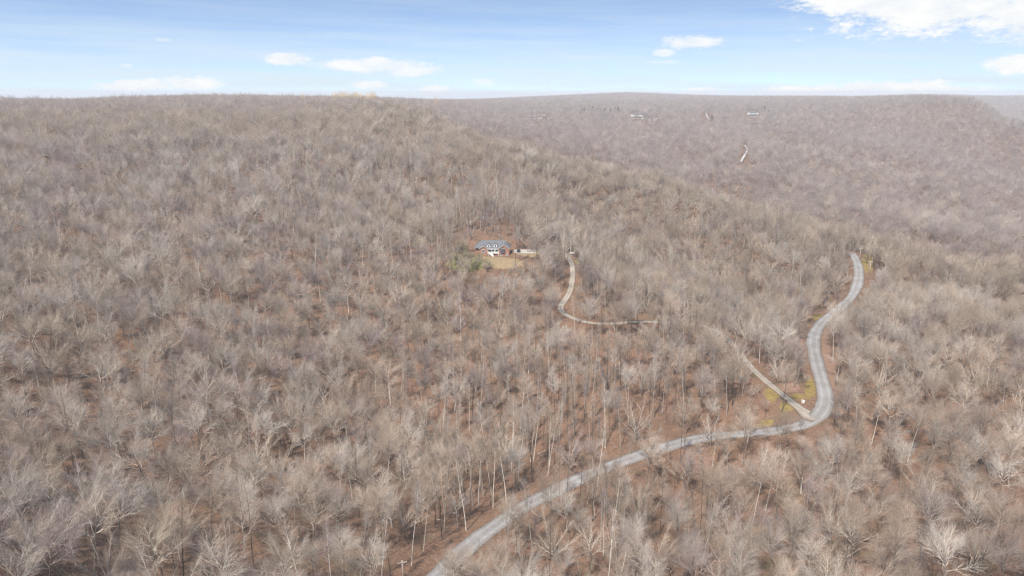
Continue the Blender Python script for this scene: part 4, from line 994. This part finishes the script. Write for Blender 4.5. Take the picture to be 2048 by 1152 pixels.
for sy in (-.65, .65): MB().box((2.2, sy - .18, .62), (2.33, sy + .18, .78)).build('headlight', M['white'], car)

# ------------------------------------------------------------------ two houses on the far bluff
def far_house(px, py, w_, label, wm, seed):
    rg = random.Random(seed); p = hit(px, py, lift=8, fn=ground); z_ = float(ground(p[0], p[1]))
    e = empty('hilltop_house', (p[0], p[1], z_ + 5), math.atan2(-p[0], p[1]), label, 'house', 'houses on the far bluff')
    D = 9; hw = w_ / 2
    MB().box((-hw, 0, -8), (hw, D, 0)).build('foundation', M['pale_stone'], e)
    MB().box((-hw * .55, 1.2, 0), (hw * .55, D, 7.2)).build('wall', M['tan'] if wm == 'tan' else M['wall_grey'], e)
    MB().box((-hw, 0, 0), (-hw * .552, D, 6.2)).build('wing', M['offwhite'], e); MB().box((hw * .552, 0, 0), (hw, D, 5.6)).build('wing', M['offwhite'], e)
    r_ = MB()
    for a0, a1, zt in ((-hw * .58, hw * .58, 7.2), (-hw - .5, -hw * .57, 6.2), (hw * .57, hw + .5, 5.6)):
        r_.slab([(a0, -.6, zt), (a1, -.6, zt), (a1, D / 2, zt + 2.0), (a0, D / 2, zt + 2.0)], (0, 0, .25)); r_.slab([(a0, D / 2, zt + 2.0), (a1, D / 2, zt + 2.0), (a1, D + .6, zt), (a0, D + .6, zt)], (0, 0, .25))
    r_.build('roof', M['shingle'], e)
    bal = MB().box((-hw, -2.4, -.35), (hw, -.02, 0)).build('balcony', M['offwhite'], e)
    MB().box((-hw, -2.4, .95), (hw, -2.3, 1.15)).build('rail', M['offwhite'], bal)
    MB().box((-hw * .55, -2.2, 2.95), (hw * .55, -.02, 3.2)).build('upper_balcony', M['offwhite'], e)
    n = int(w_ / 3.2)
    for i in range(n):
        q = -hw + (i + .5) * w_ / n; inner = abs(q) < hw * .55; y_ = 1.17 if inner else -.03
        for zz in ((.6, 4.1) if inner else (.6,)): MB().box((q - .85, y_ - .06, zz), (q + .85, y_ + .02, zz + 2.0)).build('window', M['glass'], e)
    for i in range(5): MB().box((-hw + .2 + i * (w_ - .6) / 4, -2.35, -7), (-hw + .4 + i * (w_ - .6) / 4, -2.15, -.35)).build('deck_post', M['offwhite'], e)
far_house(1274, 231, 34, 'long white and tan house with balconies on the far bluff, left of the two', 'tan', 1)
far_house(1506, 227, 30, 'pale grey house with white balconies on the far bluff, right of the two', 'grey', 2)

# ------------------------------------------------------------------ evergreens on the far bluff
def conifer_mesh(seed):
    rg = random.Random(seed); b_ = MB(); H_ = 17
    for i in range(420):
        h = rg.uniform(.12, 1) ** .8; rr_ = (1 - h) * 3.6 + .3; q = rg.uniform(0, 6.28); u_ = rg.uniform(.35, 1.0) * rr_; c = Vector((math.cos(q) * u_, math.sin(q) * u_, h * H_)); s_ = rg.uniform(.5, 1.1)
        d1 = Vector((math.cos(q), math.sin(q), -.3)) * s_; d2 = Vector((-math.sin(q), math.cos(q), rg.uniform(-.3, .3))) * s_ * .6
        b_.poly([c - d1 - d2, c - d1 + d2, c + d1 * 1.2 + d2 * .3, c + d1 * 1.2 - d2 * .3])
    return b_
cm = conifer_mesh(3); crown_me = bpy.data.meshes.new('crown'); crown_me.from_pydata(cm.v, [], cm.f); crown_me.materials.append(M['needle'])
tm_ = MB().tube([(0, 0, -.5), (0, 0, 16)], (.25, .05), 6); trunk_me = bpy.data.meshes.new('trunk'); trunk_me.from_pydata(tm_.v, [], tm_.f); trunk_me.materials.append(M['trunk'])
EV = [(1131, 225, .9, 'olive evergreen on the far bluff above the left rock group'), (1160, 226, .8, 'leftmost evergreen of the row left of the far white house'), (1168, 222, 1.1, 'tall rounded olive evergreen left in the row beside the far white house'), (1185, 219, 1.1, 'olive evergreen alone in the gap of the far row, higher up'),
      (1209, 223, 1.1, 'olive evergreen in the middle of the row left of the far white house'), (1221, 223, 1.0, 'slim olive evergreen between two others left of the far white house'), (1230, 219, 1.0, 'highest evergreen of the row left of the far white house'), (1236, 223, 1.3, 'largest evergreen, right end of the row, nearest the far white house'),
      (1529, 219, 1.2, 'dark evergreen right behind the grey house on the far bluff'), (1537, 224, .9, 'smaller evergreen right of the grey house on the far bluff'), (1447, 238, .9, 'dark evergreen beside the distant pale road'), (1424, 232, .8, 'small evergreen just right of the distant pale road')]
for px_, py_, s_, lb in EV:
    p = hit(px_, py_, lift=12, fn=ground); e = empty('evergreen_tree', (p[0], p[1], float(ground(p[0], p[1]))), rnd.random() * 6, lb, 'tree', 'evergreens on the far bluff'); e.scale = (s_ * 1.7, s_ * 1.7, s_ * 1.15)
    link('trunk', trunk_me, e); link('crown', crown_me, e)

# ------------------------------------------------------------------ golden trees on the skyline, sunlight painted into their twig colour
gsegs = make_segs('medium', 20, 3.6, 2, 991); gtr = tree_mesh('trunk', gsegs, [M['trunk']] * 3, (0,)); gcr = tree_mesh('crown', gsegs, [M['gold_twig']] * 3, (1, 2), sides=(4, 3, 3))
GOLD = [(668, 191), (673, 190), (678, 188), (684, 190), (689, 192), (694, 189), (699, 190), (705, 191), (711, 190), (716, 191), (722, 192), (733, 191), (740, 188), (745, 191), (751, 191), (606, 193), (870, 197)]
for i, (px_, py_) in enumerate(GOLD):
    r0 = ray(px_, py_ - 12); d_ = 1500 + 40 * (i % 3); x_, y_ = r0[0] * d_, r0[1] * d_; zt = 140 + r0[2] * d_; zg = float(ground(x_, y_)); hgt = min(max(zt - zg, 14), 56)
    nm_ = 'leftmost' if i == 15 else 'rightmost'
    lb = f'{nm_} golden tree, standing alone on the skyline apart from the golden row' if i > 14 else f'{(ORD[i] + "golden tree from the left").strip() if i else "first golden tree from the left"} in the row on the skyline'
    e = empty('golden_tree', (x_, y_, zg), i * 1.3, lb, 'tree', 'golden trees on the skyline'); sc_ = hgt / 20; e.scale = (min(sc_, 1.9), min(sc_, 1.9), sc_)
    link('trunk', gtr, e); link('crown', gcr, e)

# ------------------------------------------------------------------ trees coming into leaf on the lawn left of the house
def bud_crown(seed):
    rg = random.Random(seed); s_ = make_segs('fan', 9, 3.2, 1, seed); b_ = MB()
    tips = [q for q in s_ if q[4] == 2]
    for q in rg.sample(tips, min(900, len(tips))):
        c = Vector(q[1]); z_ = rg.uniform(.14, .27); d1 = Vector((rg.gauss(0, 1), rg.gauss(0, 1), rg.gauss(0, .5))).normalized() * z_; d2 = d1.orthogonal().normalized() * z_ * .7
        b_.poly([c - d1, c + d2, c + d1, c - d2])
    return s_, b_
bs_, bb = bud_crown(55); btr = tree_mesh('trunk', bs_, [M['trunk']] * 3, (0,)); bcr = tree_mesh('branches', bs_, [M['limb']] * 3, (1, 2), sides=(4, 3, 3)); blf = bpy.data.meshes.new('leaves'); blf.from_pydata(bb.v, [], bb.f); blf.materials.append(M['bud_leaf'])
BUD = [(900, 520, .9, 'leftmost small tree with yellow green buds on the lawn left of the house'), (912, 533, 1.0, 'yellow green budding tree low on the lawn, second from the left'), (925, 514, 1.1, 'yellow green budding tree high on the lawn, left of the porch'), (937, 530, 1.0, 'yellow green budding tree at the centre of the green lawn'),
       (948, 541, .9, 'lowest yellow green budding tree under the lawn'), (958, 528, .8, 'budding tree right in front of the left end of the house'), (972, 540, .8, 'rightmost small budding tree below the house'), (931, 545, .8, 'small budding tree at the bottom left of the lawn')]
for px_, py_, s_, lb in BUD:
    p = hit(px_, py_, fn=ground); e = empty('budding_tree', (p[0], p[1], p[2]), rnd.random() * 6, lb, 'tree', 'small budding trees on the lawn'); e.scale = (s_,) * 3
    link('trunk', btr, e); link('crown', bcr, e); link('leaves', blf, e)

# ------------------------------------------------------------------ fallen trees and snags
def log(px, py, L, ang_, rise, r, label, m='deadwood', nm='fallen_log'):
    p = hit(px, py, fn=ground); rg = random.Random(int(px)); d_ = Vector((math.cos(ang_), math.sin(ang_), rise)).normalized(); P_ = [Vector((0, 0, 0))]
    for i in range(6): d_ = (d_ + Vector((rg.gauss(0, .05), rg.gauss(0, .05), rg.gauss(0, .02)))).normalized(); P_.append(P_[-1] + d_ * L / 6)
    for q in P_[1:]:
        gz = float(ground(p[0] + q.x, p[1] + q.y)) - p[2]; q.z = max(q.z, gz + r * .6) if rise > .01 else gz + r * .7
    e = empty(nm, tuple(p), 0, label, 'dead tree'); MB().tube(P_, [r * (1 - .1 * i) for i in range(7)], 7).build('stem', M[m], e, smooth=True)
    for i in (2, 3, 4, 5):
        d2 = Vector((rg.uniform(-1, 1), rg.uniform(-1, 1), rg.uniform(.2, .9))).normalized(); MB().tube([P_[i], P_[i] + d2 * L * .1, P_[i] + d2 * L * .16 + Vector((0, 0, .4))], (r * .4, r * .25, r * .08), 5).build('branch', M[m], e)
log(1283, 822, 8, 2.2, .9, .11, 'pale leaning dead stem beside tall white trunks above the lower road'); log(442, 588, 7, .4, .05, .22, 'pale crooked fallen branch on the reddish clearing left of centre')
log(885, 1041, 2.2, 2.9, 0, .16, 'short pale sawn log by the road near the bottom edge'); log(725, 902, 5, .9, .5, .15, 'short pale broken stem leaning near the dark hollow at lower left'); log(1075, 908, 4, .2, 0, .15, 'pale fallen trunk on bare soil above the lower road')
log(455, 567, 9, .2, 0, .2, 'grey log lying across the upper part of the reddish clearing', 'limb'); log(668, 488, 10, .5, .0, .28, 'dark fallen trunk among trees left of the house', 'trunk_dark'); log(790, 1025, 6, 1.0, .4, .13, 'thin pale stem propped against trees left of the white trunks')

# ------------------------------------------------------------------ air
air_top = max(float((PZ + 25 * PS).max()), 141.0) + 1.0
hz = MB().box((-14500, -400, -330), (14500, 14500, air_top)); hm = bpy.data.materials.new('thin_haze'); hm.use_nodes = True; ht = hm.node_tree; ht.nodes.clear()
vo = ht.nodes.new('ShaderNodeVolumePrincipled'); vo.inputs['Density'].default_value = HAZE_DENSITY; vo.inputs['Color'].default_value = (.94, .96, 1.0, 1); vo.inputs['Anisotropy'].default_value = 0.0
ho = ht.nodes.new('ShaderNodeOutputMaterial'); ht.links.new(vo.outputs[0], ho.inputs['Volume'])
tag(hz.build('haze', hm), 'thin pale haze in the air over the hills', 'haze', kind='stuff')
print('done', time.time() - T0)
